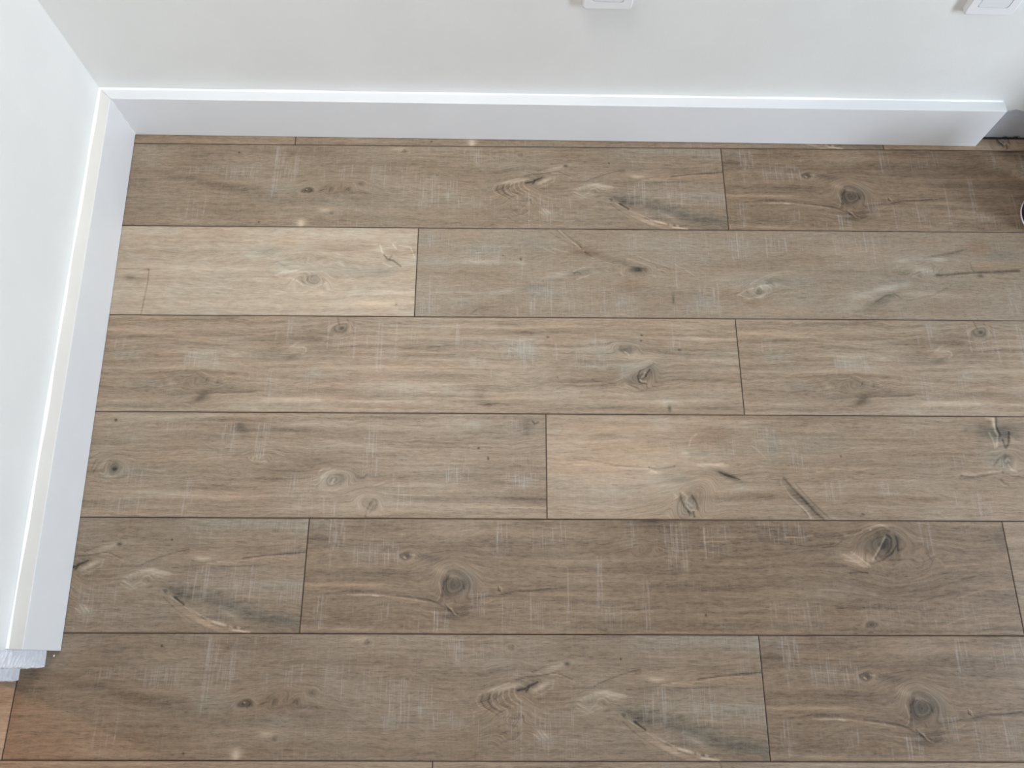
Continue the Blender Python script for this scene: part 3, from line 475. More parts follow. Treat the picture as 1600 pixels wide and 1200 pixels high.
  ('B',321.6,112.8,23.5,5.3,-0.35,0.6,24),('P',1.6,-0.5,306.5,106.3,321.6,112.8,339.4,118.1),('B',288,107.7,31.4,6.4,-0.12,0.3),
  ('B',346,131.2,39.1,5.8,0.1,0.6),('P',1.6,-0.6,181.4,98.1,194.3,100.7,212.8,99,226.1,95.2),('P',1.2,-0.35,226,96,231.6,90.6,242.3,87.9),
  ('P',1,-0.45,48.4,82.2,64,84,95.4,87.9,121.4,93.9,152.7,96.4,181.4,98.1),('P',1.6,0.3,48.1,92.9,89.9,95.4,152.6,99.1,183.9,100.2),
  ('P',1.2,0.5,183.8,102.9,194,106.8),('B',191.4,106.9,13.1,3.7,0.25,0),('B',100.6,90,78.6,6.4,0.08,-0.6),
  ('P',2,0.4,268.2,93.1,289.3,91.7,313.1,90.2),('B',289.1,94.3,31.5,3.7,0.25,0.1),('P',1.3,0.45,254.8,59.4,258.5,45.8,269.8,36.1),
  ('B',247.3,73,9,5.9,0.3,0),('B',295.8,42.8,39.8,19.2,-0.12,-0.3),('P',1,0.3,366.3,56.1,376.1,64.2,390.3,80.4),('P',1,0.25,370.8,91.2,380.8,96.6),
  ('B',403.7,53.2,15.9,35.5,0,0.6),('B',272.3,72.9,31.6,7,-0.06,0.5),('B',105,39.8,29.2,7.1,-0.2,-0.2),('B',156,27.1,106.5,5.5,0.1,-0.2),
  ('P',1,-0.15,4.5,21.1,25.8,19.6,31,27.8,22.8,38.9,6.9,40.3),('B',15,30.7,15.9,11,0.04,0.6),('B',204.5,15.8,21.4,13.9,0.08,0.5),
  ('B',316.9,13.7,120.4,7.2,0.16,0.1),('B',356.2,21.8,80.1,2.8,0.12,0.2),('B',370.5,146.8,64.9,7.8,-0.12,-0.3),('B',305.2,152.4,51.8,5.2,-0.16,-0.1),
  ('B',72.4,158.7,103.1,6.2,-0.1,0.2),('B',162.5,160.8,51.6,7.8,-0.08,0.2),('B',35.7,57.9,39.6,16.3,0.06,0),('B',14.4,74.3,31.5,21.6,0.1,0),
  ('B',125.8,113.8,91.2,3.7,0.06,0),('B',98.7,142.9,103.5,7.8,0,0.3),('B',21.4,127.6,31.1,10.5,0,0.4),('B',180.8,59.8,66.1,13.6,-0.04,-0.4),
  ('B',128,60.1,52.8,8.2,-0.04,-0.3),('B',46.2,176.9,51.3,5.1,0.06,0),('H',114.7,46.2,233.5,78.8,0.4),('H',10.8,116.6,176.5,163.8,0.4),
  ('H',281.3,40,352.8,78.1,0.5),('H',367.1,23,420.2,72.3,0.6),('B',345.4,110.1,47.1,3.7,-0.1,0),('B',440.9,150.6,45.3,9.1,-0.28,0.5,44),
  ('P',2.4,-0.4,418.2,115.6,432.1,134.5,448.6,153.2,464.6,174.5,478.9,187.6),
  ('P',2.4,0.45,411.9,123.8,422.9,145.3,439.5,162.6,451.4,174.5,457.9,186.4),('P',1.4,-0.4,414,129.2,424.9,150.7,441.7,166.6,453.1,182.5),
  ('P',1.4,-0.3,438.4,126.4,456.9,150.5,475.6,171.8,489.6,186.2),('B',497.7,184.9,13.2,3.2,0.05,1),('B',812,30,16.5,28.4,-0.12,0.7,75),
  ('B',787.8,27.3,13.8,22.8,-0.15,0.2,75),('P',3,0.55,798.3,1.5,808.8,4.4,808.8,18.7),('P',2.2,0.6,811.6,4.3,809.8,27.2,813.6,35.7,806.9,55.5),
  ('P',2,-0.55,816.3,1.4,812.9,18.7,816.9,32.9,811.9,44.2),('P',1.6,0.4,798.2,30.1,803.1,47.1,803.6,58.3),('B',825.2,32.8,13.8,28.4,-0.18,0.6,80),
  ('P',2,-0.6,820.2,44.2,822.5,59.6,830.3,48.3,834.1,29.9),('K',821.8,83.3,9.3,8.3,0.55),('P',2,0.5,820.4,90.2,825.5,98.5,832.9,102),
  ('P',2,0.55,817.7,83.3,821.3,79.1,824.8,81.9),('B',807.4,80.6,19.1,13.9,-0.05,0.8),('P',1.6,-0.35,794.3,91.7,804.7,80.6,820.5,69.4),
  ('B',833.6,72.1,10.9,33.5,-0.1,0.2,80),('P',1.6,0.4,832.9,35.6,840,41.2),('P',1.6,0.4,836.4,45.5,849.5,48.2),
  ('P',2,-0.45,734,109.9,752.4,112.5,774.5,109.7,791.6,105.5,808.1,104),('P',2,-0.35,808.1,104,823.2,109.5,844.3,112.1),
  ('P',2,0.35,737,108.5,758.8,107,781,104.2,805.9,101.3),('P',2,0.3,783.7,104.2,813,106.8,834.3,108,844.6,110.7),
  ('P',2,-0.4,802.9,116.4,806.9,123.2,814.5,125.9),('P',1.2,0.3,722.9,111.3,731.8,107.2,745.8,104.4),('B',744.8,138.4,53.7,8.1,-0.06,0),
  ('B',616.1,16.9,137.8,4.6,0.08,0),('B',477,29.1,60.4,4,0.18,0),('B',612.4,41.1,137.1,2.8,0.1,0),('B',584.4,45.5,109.5,3.4,-0.12,-0.1),
  ('B',661.9,73,108.9,5.6,-0.12,-0.2),('B',522.5,98.6,67.5,3.8,0.16,-0.2),('B',481.3,104.3,8.1,2.7,0.3,0),('B',600.7,117.4,67.3,2.7,0.1,-0.2),
  ('B',595.3,152.5,106.8,5.4,-0.12,-0.3),('B',646.5,165.7,133.2,2.1,0.1,0),('B',591.2,179.2,106.1,3.7,0.04,0),('B',484.1,60,32.7,16.8,0,0.4),
  ('B',595.9,131,13.4,10.8,0.05,0.6),('B',427.7,101.9,27,11,0.02,-0.3),('B',432,88.1,54.1,5.5,-0.08,0),('B',548.9,178.9,3.7,2.1,-0.4,0),
  ('B',524.2,76,1.4,2.2,-0.5,0),('B',559.4,28.6,54.9,8.5,-0.08,0.1),('H',485.1,120.6,522.6,155.7,0.8),('H',587.7,120.1,603.8,144.5,0.9),
  ('H',700.2,135.8,721.6,160,0.8),('H',743,138.3,780.3,186.4,0.7),('H',433.6,46.1,487.8,101.7,0.5),('H',689.4,72.7,746.5,100.4,0.5),
  ('P',0.8,0.5,490.3,123.4,490.3,147.7),('P',0.8,0.4,515.6,120.5,515.6,150.3),('P',0.8,0.4,744.6,69.8,744.6,83.7),
  ('P',0.8,0.4,756.2,138.3,756.2,181.1),
 ],
}


# ------------------------------------------------------------------ floor material
def make_floor_material():
    t = NT('oak_laminate')
    tone = t.n('ShaderNodeAttribute', attribute_name='tone')
    sep = t.n('ShaderNodeSeparateColor'); t.put(sep.inputs[0], tone.outputs['Color'])
    lum = t.math('MULTIPLY_ADD', sep.outputs[0], 2.0, -1.0)
    grey = t.math('MULTIPLY_ADD', sep.outputs[1], 2.0, -1.0)
    hatch = sep.outputs[2]
    gr = t.n('ShaderNodeAttribute', attribute_name='grain').outputs['Vector']
    raw = t.n('ShaderNodeAttribute', attribute_name='board').outputs['Vector']
    ch = t.n('ShaderNodeAttribute', attribute_name='character')
    sc = t.n('ShaderNodeSeparateColor'); t.put(sc.inputs[0], ch.outputs['Color'])
    streak, saw, edge = sc.outputs[0], sc.outputs[1], sc.outputs[2]

    # wavy grain: bend the grain coordinate a little
    wob = t.noise(t.vmul(gr, (4, 10, 1)), 1.0, 2.0, 0.5)
    cmb = t.n('ShaderNodeCombineXYZ'); t.put(cmb.inputs[1], t.math('MULTIPLY', t.math('SUBTRACT', wob, 0.5), 0.022))
    wob2 = t.noise(t.vmul(gr, (16, 42, 1)), 1.0, 2.0, 0.55)
    cmb2 = t.n('ShaderNodeCombineXYZ'); t.put(cmb2.inputs[1], t.math('MULTIPLY', t.math('SUBTRACT', wob2, 0.5), 0.009))
    g = t.vadd(t.vadd(gr, cmb.outputs[0]), cmb2.outputs[0])
    c0 = lambda x, k: t.math('MULTIPLY', t.math('SUBTRACT', x, 0.5), k)
    n_broad = t.noise(t.vmul(g, (2.2, 46, 1)), 1.0, 3.0, 0.6)
    n_band = t.noise(t.vmul(g, (5, 150, 1)), 1.0, 3.0, 0.6)
    n_fib = t.noise(t.vmul(g, (40, 480, 1)), 1.0, 3.0, 0.7)
    n_pore = t.noise(t.vmul(g, (95, 760, 1)), 1.0, 2.0, 0.6)
    n_blot = t.noise(t.vmul(raw, (7, 16, 1)), 1.0, 4.0, 0.6)
    n_mott = t.noise(t.vmul(g, (75, 200, 1)), 1.0, 4.0, 0.75)
    s = t.math('ADD', c0(n_broad, 0.85), c0(n_band, 0.85))
    s = t.math('MULTIPLY', s, streak)
    s = t.math('ADD', s, c0(n_fib, 0.95))
    s = t.math('ADD', s, c0(n_mott, 0.75))
    s = t.math('ADD', s, c0(n_blot, 0.42))
    pore = t.rng(n_pore, 0.54, 0.68, 0, 0.24)
    s = t.math('SUBTRACT', s, pore)
    mod = t.math('MULTIPLY_ADD', n_fib, 1.2, 0.70)
    s = t.math('ADD', s, t.math('MULTIPLY', lum, mod))

    # rough-sawn cross marks: fine pale strokes across the board, kept to patches
    hx = t.noise(t.vmul(raw, (430, 22, 1)), 1.0, 2.0, 0.6)
    hy = t.noise(t.vmul(raw, (26, 430, 1)), 1.0, 2.0, 0.6)
    patch = t.noise(t.vmul(raw, (17, 30, 1)), 1.0, 3.0, 0.6)
    pm = t.math('ADD', hatch, t.rng(patch, 0.56, 0.70, 0, 0.35), clamp=True)
    lx = t.rng(hx, 0.50, 0.70, 0, 0.30)
    ly = t.rng(hy, 0.50, 0.70, 0, 0.16)
    marks = t.math('MULTIPLY', t.math('ADD', lx, ly), pm)
    sawm = t.math('MULTIPLY', saw, t.rng(t.noise(t.vmul(raw, (40, 240, 1)), 1.0, 2.0, 0.6), 0.35, 0.55, 0.35, 1.0))
    sawm = t.math('MULTIPLY', sawm, 0.36)
    pale = t.math('ADD', marks, sawm, clamp=True)

    # colour
    brown = (0.247, 0.174, 0.115, 1); greyc = (0.226, 0.194, 0.146, 1); warm = (0.250, 0.162, 0.084, 1)
    gfac = t.math('ADD', grey, t.math('ADD', c0(n_blot, 1.5), c0(patch, 0.8)))
    gfac = t.math('ADD', gfac, 0.18)
    col = t.mix(t.math('MULTIPLY', gfac, 0.85, clamp=True), brown, greyc)
    wf = t.math('MULTIPLY', grey, -0.55, clamp=True)
    col = t.mix(wf, col, warm)
    k = t.math('MAXIMUM', t.math('ADD', 1.0, s), 0.12)
    kk = t.n('ShaderNodeCombineXYZ')      # darker wood is a little browner, paler wood a little creamier
    t.put(kk.inputs[0], k); t.put(kk.inputs[1], t.math('POWER', k, 1.06)); t.put(kk.inputs[2], t.math('POWER', k, 1.15))
    vm = t.n('ShaderNodeVectorMath', operation='MULTIPLY'); t.put(vm.inputs[0], col); t.put(vm.inputs[1], kk.outputs[0])
    # dark tones lean brown, pale tones lean cream
    col = vm.outputs[0]
    col = t.mix(pale, col, (0.46, 0.43, 0.40, 1))
    col = t.mix(edge, col, (0.050, 0.030, 0.021, 1))
    t.put(t.b.inputs['Base Color'], col)
    t.put(t.b.inputs['Roughness'], t.rng(n_fib, 0.3, 0.7, 0.52, 0.42, 'LINEAR'))
    t.b.inputs['Specular IOR Level'].default_value = 0.42
    bn = t.n('ShaderNodeBump'); bn.inputs['Strength'].default_value = 0.25; bn.inputs['Distance'].default_value = 0.0006
    t.put(bn.inputs['Height'], t.math('ADD', s, t.math('MULTIPLY', pale, 0.6)))
    t.put(t.b.inputs['Normal'], bn.outputs[0])
    return t.mat


M_FLOOR = make_floor_material()

# ------------------------------------------------------------------ floor boards
W = 0.19; L = 1.2
U_DENSE = (-0.12, 1.86)


def axis(a, b, dense0, dense1, fine, coarse):
    pts = [a]
    x = a
    while x < b - 1e-6:
        st = fine if (dense0 <= x <= dense1) else coarse
        if x < dense0 < x + st: st = dense0 - x + 1e-5
        x = min(b, x + st); pts.append(x)
    return np.array(pts)


def board_fields(pr, u, v, seed):
    """u,v in mm, 1-D axes; returns 2-D fields"""
    U, V = np.meshgrid(u, v, indexing='ij')
    lum = np.zeros_like(U); grey = np.zeros_like(U); hat = np.zeros_like(U); saw = np.zeros_like(U)
    G = V.copy()
    def win(x0, x1, y0, y1):
        i0, i1 = np.searchsorted(u, [x0, x1]); j0, j1 = np.searchsorted(v, [y0, y1])
        return slice(i0, i1), slice(j0, j1)
    for ft in PRINTS.get(pr, []):
        k = ft[0]
        if k in 'BKS':
            cx, cy, rx, ry = ft[1:5]
            R = 3.2 * max(rx, ry) if (k == 'K' or len(ft) > 7) else None
            wx, wy = (R, R) if R else (2.6*rx, 2.6*ry)
            if k == 'K': wx, wy = 4*rx+4, 4*ry+4
            w = win(cx-wx, cx+wx, cy-wy, cy+wy)
            if U[w].size == 0: continue
            dx = U[w]-cx; dy = V[w]-cy
            ang = 0
            if k == 'B' and len(ft) > 7: ang = math.radians(ft[7])
            if k == 'K' and len(ft) > 6: ang = math.radians(ft[6])
            if ang:
                ca, sa = math.cos(ang), math.sin(ang)
                dx, dy = dx*ca+dy*sa, -dx*sa+dy*ca
            r = np.sqrt((dx/rx)**2+(dy/ry)**2)
            if k == 'B':
                e = np.exp(-r**2*1.1)
                lum[w] += (1.5 if ft[5] > 0 else 1.35)*ft[5]*e; grey[w] += 0.9*ft[6]*e
            elif k == 'K':
                d = ft[5]
                th = np.arctan2(dy/ry, dx/rx); ph = cx*0.7+cy
                r = r*(1+0.16*np.sin(th+ph)+0.14*np.sin(2*th+1.7*ph)+0.08*np.sin(3*th+2.3*ph))
                m = np.exp(-(r/1.7)**4)
                G[w] = G[w] - dy*0.55*np.exp(-(r/2.6)**2)
                G[w] = G[w]*(1-m) + (cy + ry*1.3*r)*m
                lum[w] += -0.62*d*np.exp(-(r*1.1)**2) - 0.22*d*np.exp(-((r-1.05)/0.22)**2) + 0.16*d*np.exp(-((r-1.75)/0.4)**2)
                grey[w] += 0.5*d*np.exp(-(r/1.4)**2)
            else:
                m = 0.75*np.exp(-r**2*1.2)
                G[w] = G[w]*(1-m) + (cy + ry*0.8*r + 3*np.sin(dx*0.16+dy*0.2))*m
        elif k == 'H':
            x0, y0, x1, y1, st = ft[1:]
            w = win(x0-8, x1+8, y0-8, y1+8)
            if U[w].size == 0: continue
            sx = 1/(1+np.exp(-(U[w]-x0)/1.6)) * 1/(1+np.exp((U[w]-x1)/1.6))
            sy = 1/(1+np.exp(-(V[w]-y0)/2.2)) * 1/(1+np.exp((V[w]-y1)/2.2))
            hat[w] = np.maximum(hat[w], st*sx*sy)
        elif k == 'P':
            wd, amp = ft[1:3]; p = ft[3:]
            xs, ys = p[0::2], p[1::2]
            sg = max(0.85, 0.7*wd)
            w = win(min(xs)-5, max(xs)+5, min(ys)-5, max(ys)+5)
            if U[w].size == 0: continue
            best = np.full(U[w].shape, 1e9)
            for a in range(len(xs)-1):
                ax, ay, bx, by = xs[a], ys[a], xs[a+1], ys[a+1]
                ddx, ddy = bx-ax, by-ay
                q = np.clip(((U[w]-ax)*ddx+(V[w]-ay)*ddy)/max(1e-6, ddx*ddx+ddy*ddy), 0, 1)
                best = np.minimum(best, (U[w]-ax-q*ddx)**2+(V[w]-ay-q*ddy)**2)
            e = np.exp(-best/(2*sg*sg))
            if len(xs) == 2 and abs(xs[0]-xs[1]) < 0.05 and amp > 0:
                saw[w] = np.maximum(saw[w], amp*1.35*e)
            else:
                lum[w] += amp*e*0.85
    return U, V, G, lum, grey, hat, saw


# board look: lightness, greyness, streak strength, base hatching
LOOK = {'A': (-0.05, 0.18, 0.7, 0.16), 'B': (-0.17, -0.18, 0.85, 0.08), 'C': (0.46, 0.42, 0.85, 0.0),
        'D': (0.05, 0.36, 0.5, 0.20), 'E': (0.13, 0.10, 1.35, 0.02), 'F': (0.06, -0.02, 0.85, 0.08), 'G': (0.05, 0.08, 1.25, 0.06)}

# joints of each row of boards: start of the board and its pattern
ROWS = {
    -1: [(-0.876, 'F'), (0.3254, 'A'), (1.5292, 'F')],
    0: [(-1.2059, 'G'), (-0.0059, 'A'), (1.1941, 'B')],
    1: [(-1.8154, 'E'), (-0.6154, 'C'), (0.5846, 'D')],
    2: [(-1.2106, 'F'), (-0.0106, 'E'), (1.1895, 'E')],
    3: [(-1.5701, 'B'), (-0.3701, 'G'), (0.8299, 'F')],
    4: [(-0.7795, 'A'), (0.4205, 'B'), (1.619, 'G')],
    5: [(-1.2259, 'C'), (-0.0259, 'A'), (1.1769, 'B')],
    6: [(-0.554, 'E'), (0.646, 'E')],
}
X_MIN, X_MAX, Y_BACK, Y_FRONT = -1.9, 3.35, 0.06, -3.5


def build_floor():
    rnd = random.Random(4)
    verts = []; faces = []; tone = []; grain = []; board = []; char = []; nv = 0
    row = -1
    while -row*W > Y_FRONT:
        spans = list(ROWS.get(row, [(rnd.uniform(-3, -1.9), rnd.choice('ABCDEFG'))]))
        while spans[0][0] > X_MIN: spans.insert(0, (spans[0][0]-L, rnd.choice('BDFG')))
        while spans[-1][0]+L < X_MAX: spans.append((spans[-1][0]+L, rnd.choice('ADCG')))
        for i, (x0, pr) in enumerate(spans):
            x1 = spans[i+1][0] if i+1 < len(spans) else x0+L
            a, b = max(x0, X_MIN), min(x1, X_MAX)
            if b - a < 0.01: continue
            # pattern origin: a board is 1.2 m long and ends at its right-hand joint
            org = x0
            if (row, i) == (5, 1) or pr == 'A' and row == 5: org = x1 - L + 0.001
            dense = -1 <= row <= 6 and b > U_DENSE[0] and a < U_DENSE[1]
            bv = 0.00028; tp = 0.0011
            xs = axis(a+tp, b-tp, U_DENSE[0], U_DENSE[1], 0.00125 if dense else 0.02, 0.02)
            xs = np.concatenate([[a+bv], xs, [b-bv]])
            y0 = -row*W; vmin = 0.0 if row >= 0 else y0-Y_BACK
            n = 100 if dense else 12
            if row == -1: n = 66 if dense else 8
            vs = np.concatenate([[vmin+bv], np.linspace(vmin+tp, W-tp, n), [W-bv]])
            u = (xs-org)*1000; v = vs*1000
            seed = rnd.uniform(0, 40) if pr not in 'ABE' else {'A': 3.7, 'B': 11.3, 'E': 22.9}[pr]
            U, V, G, lum, grey, hat, saw = board_fields(pr, u, v, seed)
            li, gy, st, hb = LOOK[pr]
            du = np.minimum(xs-a, b-xs)[:, None]; dv = np.minimum(vs-vmin, W-vs)[None, :]
            d = np.minimum(du, dv)
            z = np.where(d < 0.0006, -0.0009, 0.0)
            e = 0.9*np.clip((0.0013-d)/0.0008, 0, 1)*np.ones_like(U)
            nu, nw = U.shape
            X = np.repeat(xs[:, None], nw, 1); Y = np.repeat((y0-vs)[None, :], nu, 0)
            verts.append(np.stack([X, Y, z], -1).reshape(-1, 3))
            t = np.ones((nu, nw, 4)); t[..., 0] = (lum+li)*0.5+0.5; t[..., 1] = (grey+gy)*0.5+0.5
            t[..., 2] = np.maximum(hat, hb)
            tone.append(t.reshape(-1, 4))
            grain.append(np.stack([U/1000+seed, G/1000+seed*0.37, np.full_like(U, seed)], -1).reshape(-1, 3))
            board.append(np.stack([U/1000+seed*1.3, V/1000+seed*0.7, np.full_like(U, seed+5)], -1).reshape(-1, 3))
            c = np.ones((nu, nw, 4)); c[..., 0] = st; c[..., 1] = np.minimum(saw, 1); c[..., 2] = e
            char.append(c.reshape(-1, 4))
            idx = np.arange(nu*nw).reshape(nu, nw)+nv
            q = np.stack([idx[:-1, :-1], idx[:-1, 1:], idx[1:, 1:], idx[1:, :-1]], -1).reshape(-1, 4)
            faces.append(q); nv += nu*nw
        row += 1
    # dark bed seen in the joints
    bed = np.array([(X_MIN, Y_FRONT, -0.0016), (X_MAX, Y_FRONT, -0.0016), (X_MAX, Y_BACK, -0.0016), (X_MIN, Y_BACK, -0.0016),
                    (X_MIN, Y_FRONT, -0.03), (X_MAX, Y_FRONT, -0.03), (X_MAX, Y_BACK, -0.03), (X_MIN, Y_BACK, -0.03)])
    nf_top = sum(len(f) for f in faces)
    verts.append(bed); faces.append(np.array([(0,1,2,3),(7,6,5,4),(4,5,1,0),(5,6,2,1),(6,7,3,2),(7,4,0,3)])+nv)
    for arr, wdt in ((tone, 4), (grain, 3), (board, 3), (char, 4)): arr.append(np.zeros((8, wdt)))
    verts = np.concatenate(verts).astype(np.float32); faces = np.concatenate(faces).astype(np.int32)
    me = bpy.data.meshes.new('floor')
    me.vertices.add(len(verts)); me.vertices.foreach_set('co', verts.ravel())
    me.loops.add(faces.size); me.loops.foreach_set('vertex_index', faces.ravel())
    me.polygons.add(len(faces)); me.polygons.foreach_set('loop_start', np.arange(0, faces.size, 4, dtype=np.int32))
    mi = np.zeros(len(faces), np.int32); mi[nf_top:] = 1
    me.polygons.foreach_set('material_index', mi)
    me.update(calc_edges=True)
    for nm, dat, ty in (('tone', tone, 'FLOAT_COLOR'), ('grain', grain, 'FLOAT_VECTOR'), ('board', board, 'FLOAT_VECTOR'), ('character', char, 'FLOAT_COLOR')):
        at = me.attributes.new(nm, ty, 'POINT')
        at.data.foreach_set('color' if 'COLOR' in ty else 'vector', np.concatenate(dat).astype(np.float32).ravel())
    me.materials.append(M_FLOOR); me.materials.append(M_DARK)
    o = bpy.data.objects.new('floor', me); COL.objects.link(o)
    return struct(o)


build_floor()

# ------------------------------------------------------------------ walls
T = 0.02375        # baseboard thickness
H = 0.1110         # baseboard height
YB = 0.02046       # front face of the back baseboard at x = 0
SB = -0.0065       # the back wall runs very slightly out of line with the boards
SA = -0.0372       # so does the left wall
ZC = 2.45
yb = lambda x: YB + SB*x
yw = lambda x: YB + T + SB*x
xb = lambda y: SA*y
xw = lambda y: SA*y - T
XE = 1.719         # right-hand end of the back baseboard

g = Geo()
g.prism([(-1.9, yw(-1.9)), (3.35, yw(3.35)), (3.35, 0.2), (-1.9, 0.2)], 0.0, ZC)
wall_back = struct(g.build('wall_back', [M_WALL]))
# unpainted band of wall where the baseboard is missing, with crumbs of old adhesive at its foot
g = Geo()
rnd = random.Random(7)
n = 46; x0b, x1b = XE-0.03, 2.45
pv = []; pf = []
for i in range(n+1):
    x = x0b+(x1b-x0b)*i/n
    for z in (0.001, 0.03, 0.06, 0.085+rnd.uniform(-0.003, 0.004)):
        pv.append((x, yw(x)-0.0008-rnd.uniform(0, 0.0007), z))
    pv.append((x, yw(x)+0.002, pv[-1][2]+0.001)); pv.append((x, yw(x)+0.002, 0.001))
for i in range(n):
    a = i*6; b = a+6
    for j in range(5): pf.append((a+j, b+j, b+j+1, a+j+1))
me = mesh('bare_plaster_band', pv, pf)
link('bare_plaster_band', me, M_BARE, wall_back)
g = Geo()
for i in range(150):
    x = rnd.uniform(XE-0.01, XE+0.6); s = rnd.uniform(0.001, 0.0028)
    big = abs(x-1.805) < 0.03
    zz = rnd.uniform(0, 0.008 if big else 0.0015)
    if big: s *= 1.5
    yy = yw(x)-0.002
    vs = [(x+rnd.uniform(-2.2, 2.2)*s, yy-rnd.uniform(0, 1.0)*s, zz+rnd.uniform(0, 1.3)*s) for _ in range(6)]
    g.add(vs, [(0,1,2),(0,2,3),(0,3,4),(0,4,1),(5,2,1),(5,3,2),(5,4,3),(5,1,4)])
g.box(XE-0.02, 2.45, yw(2)-0.0035, yw(2)+0.006, -0.0005, 0.0016)
link_o = g.build('adhesive_residue', [M_DARK], wall_back)

# left wall: ends with a rough stepped edge at the passage
g = Geo()
Y1, Y2, Y3 = -0.978, -1.0025, -1.0225
SET = 0.0385
poly = [(xw(0.19), 0.19), (xw(Y2), Y2), (xw(Y2)-SET, Y2+0.0002), (xw(Y3)-SET, Y3), (-0.064, Y3+0.0003), (-0.10, -1.003), (-0.10, 0.19)]
g.prism(poly[::-1], 0.0, ZC)
wall_left = struct(g.build('wall_left', [M_WALL_WHITE]))
# ragged bare edge of the plasterboard near the floor
def ragged(name, pts, z1, mat, parent, depth=0.0016):
    """thin crumbly skin along a vertical strip: pts = list of (x,y) polyline, outward offset added"""
    rr = random.Random(len(name)+int(z1*100))
    v = []; f = []
    nz = int(z1/0.004)+1
    for j in range(nz+1):
        z = z1*j/nz
        for (x, y, nx, ny) in pts:
            d = 0.0004+rr.random()**2*depth
            v.append((x+nx*d, y+ny*d, z))
    m = len(pts)
    for j in range(nz):
        for i in range(m-1): f.append((j*m+i, j*m+i+1, (j+1)*m+i+1, (j+1)*m+i))
    return link(name, mesh(name, v, f), mat, parent)


def strip(xa, ya, xc, yc, nx, ny, n):
    return [(xa+(xc-xa)*i/n, ya+(yc-ya)*i/n, nx, ny) for i in range(n+1)]


ragged('torn_plaster_edge', strip(xw(Y1), Y1, xw(Y2), Y2, 1, 0, 5)+strip(xw(Y2), Y2, xw(Y2)-SET, Y2, 0, -1, 8), 0.30, M_RAW, wall_left, 0.0022)
ragged('torn_plaster_edge', strip(xw(Y2)-SET, Y2, xw(Y3)-SET, Y3, 1, 0, 4)+strip(xw(Y3)-SET, Y3, -0.063, Y3+0.0002, 0, -1, 8), 0.30, M_RAW, wall_left, 0.0018)

# rest of the room, out of view
g = Geo()
DY0, DY1, DZ = -1.3, -0.9, 2.1
g.box(3.35, 3.5, DY1, 0.2, 0, ZC); g.box(3.35, 3.5, Y_FRONT-0.15, DY0, 0, ZC); g.box(3.35, 3.5, DY0, DY1, DZ, ZC)
struct(g.build('wall_right', [M_TAUPE]))
g = Geo()
g.box(-1.9, 0.1, Y_FRONT-0.15, Y_FRONT, 0, ZC); g.box(2.1, 3.35, Y_FRONT-0.15, Y_FRONT, 0, ZC)
g.box(0.1, 2.1, Y_FRONT-0.15, Y_FRONT, 0, 0.85); g.box(0.1, 2.1, Y_FRONT-0.15, Y_FRONT, 2.15, ZC)
struct(g.build('wall_front', [M_TAUPE]))
g = Geo(); g.box(-2.05, -1.9, Y_FRONT-0.15, 0.2, 0, ZC)
struct(g.build('wall_passage', [M_TAUPE]))
g = Geo(); g.box(-2.05, 3.5, Y_FRONT-0.15, 0.2, ZC, ZC+0.1)
struct(g.build('ceiling', [M_CEIL]))

# low unseen block, added right of the view to shade the back wall
g = Geo(); g.box(2.0, 2.35, -0.17, yw(2.2)+0.004, 0, 0.31)
struct(bevel(g.build('shade_block', [M_TAUPE]), 0.003))

# ------------------------------------------------------------------ baseboards
g = Geo()
xl = xb(YB)
g.prism([(xl+0.0002, yb(0)), (XE, yb(XE)), (XE-0.0015, yw(XE)), (xw(YB+T), yw(0))], 0.0006, H)
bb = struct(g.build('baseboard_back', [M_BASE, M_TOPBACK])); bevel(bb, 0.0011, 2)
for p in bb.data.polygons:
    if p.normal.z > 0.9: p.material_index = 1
g = Geo()
g.prism([(xb(Y1), Y1), (xb(YB), yb(0)+0.0), (xw(YB+T), yw(0)-0.0004), (xw(Y1)+0.0002, Y1+0.0008)], 0.0006, H, 0)
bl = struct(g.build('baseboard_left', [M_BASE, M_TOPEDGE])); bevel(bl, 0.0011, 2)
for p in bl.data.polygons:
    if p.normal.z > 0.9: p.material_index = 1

# beads of sealant where wall and baseboard meet, a little uneven
def bead(name, p0, p1, nrm, r, parent, seedv):
    rr = random.Random(seedv)
    n = 90; v = []; f = []; m = 6
    p0 = Vector(p0); p1 = Vector(p1); nrm = Vector(nrm)
    ph = rr.uniform(0, 6)
    for i in range(n+1):
        p = p0.lerp(p1, i/n); q = r*(1+0.25*math.sin(i*0.37+ph)+0.15*math.sin(i*0.13))
        for j in range(m):
            a = (math.pi/2)*j/(m-1)
            v.append(tuple(p + nrm*(q*(1-math.sin(a))) + Vector((0, 0, q*(1-math.cos(a))))))
    for i in range(n):
        for j in range(m-1): f.append((i*m+j, i*m+j+1, (i+1)*m+j+1, (i+1)*m+j))
    return link(name, mesh(name, v, f, True), M_CAULK, parent)


bead('sealant_bead', (xw(YB), yw(0)-0.0002, H-0.0002), (XE-0.004, yw(XE)-0.0002, H-0.0002), (0, -1, 0), 0.0034, bb, 1)
bead('sealant_bead', (xw(yw(0))+0.0002, yw(0), H-0.0002), (xw(Y1)+0.0002, Y1+0.0015, H-0.0002), (1, 0, 0), 0.004, bl, 2)
g = Geo()   # vertical bead in the corner of the two baseboards
zz = [0.002+0.108*i/30 for i in range(31)]; v = []; f = []
for i, z in enumerate(zz):
    q = 0.0016*(1+0.3*math.sin(i*0.8))
    v += [(xb(YB)+q, yb(0)-0.0002, z), (xb(YB)+q*0.4, yb(0)-q*0.4, z), (xb(YB)+0.0002, yb(0)-q, z)]
for i in range(30):
    for j in range(2): f.append((i*3+j, i*3+j+1, i*3+j+4, i*3+j+3))
link('sealant_bead', mesh('sealant_bead', v, f, True), M_CAULK, bl)

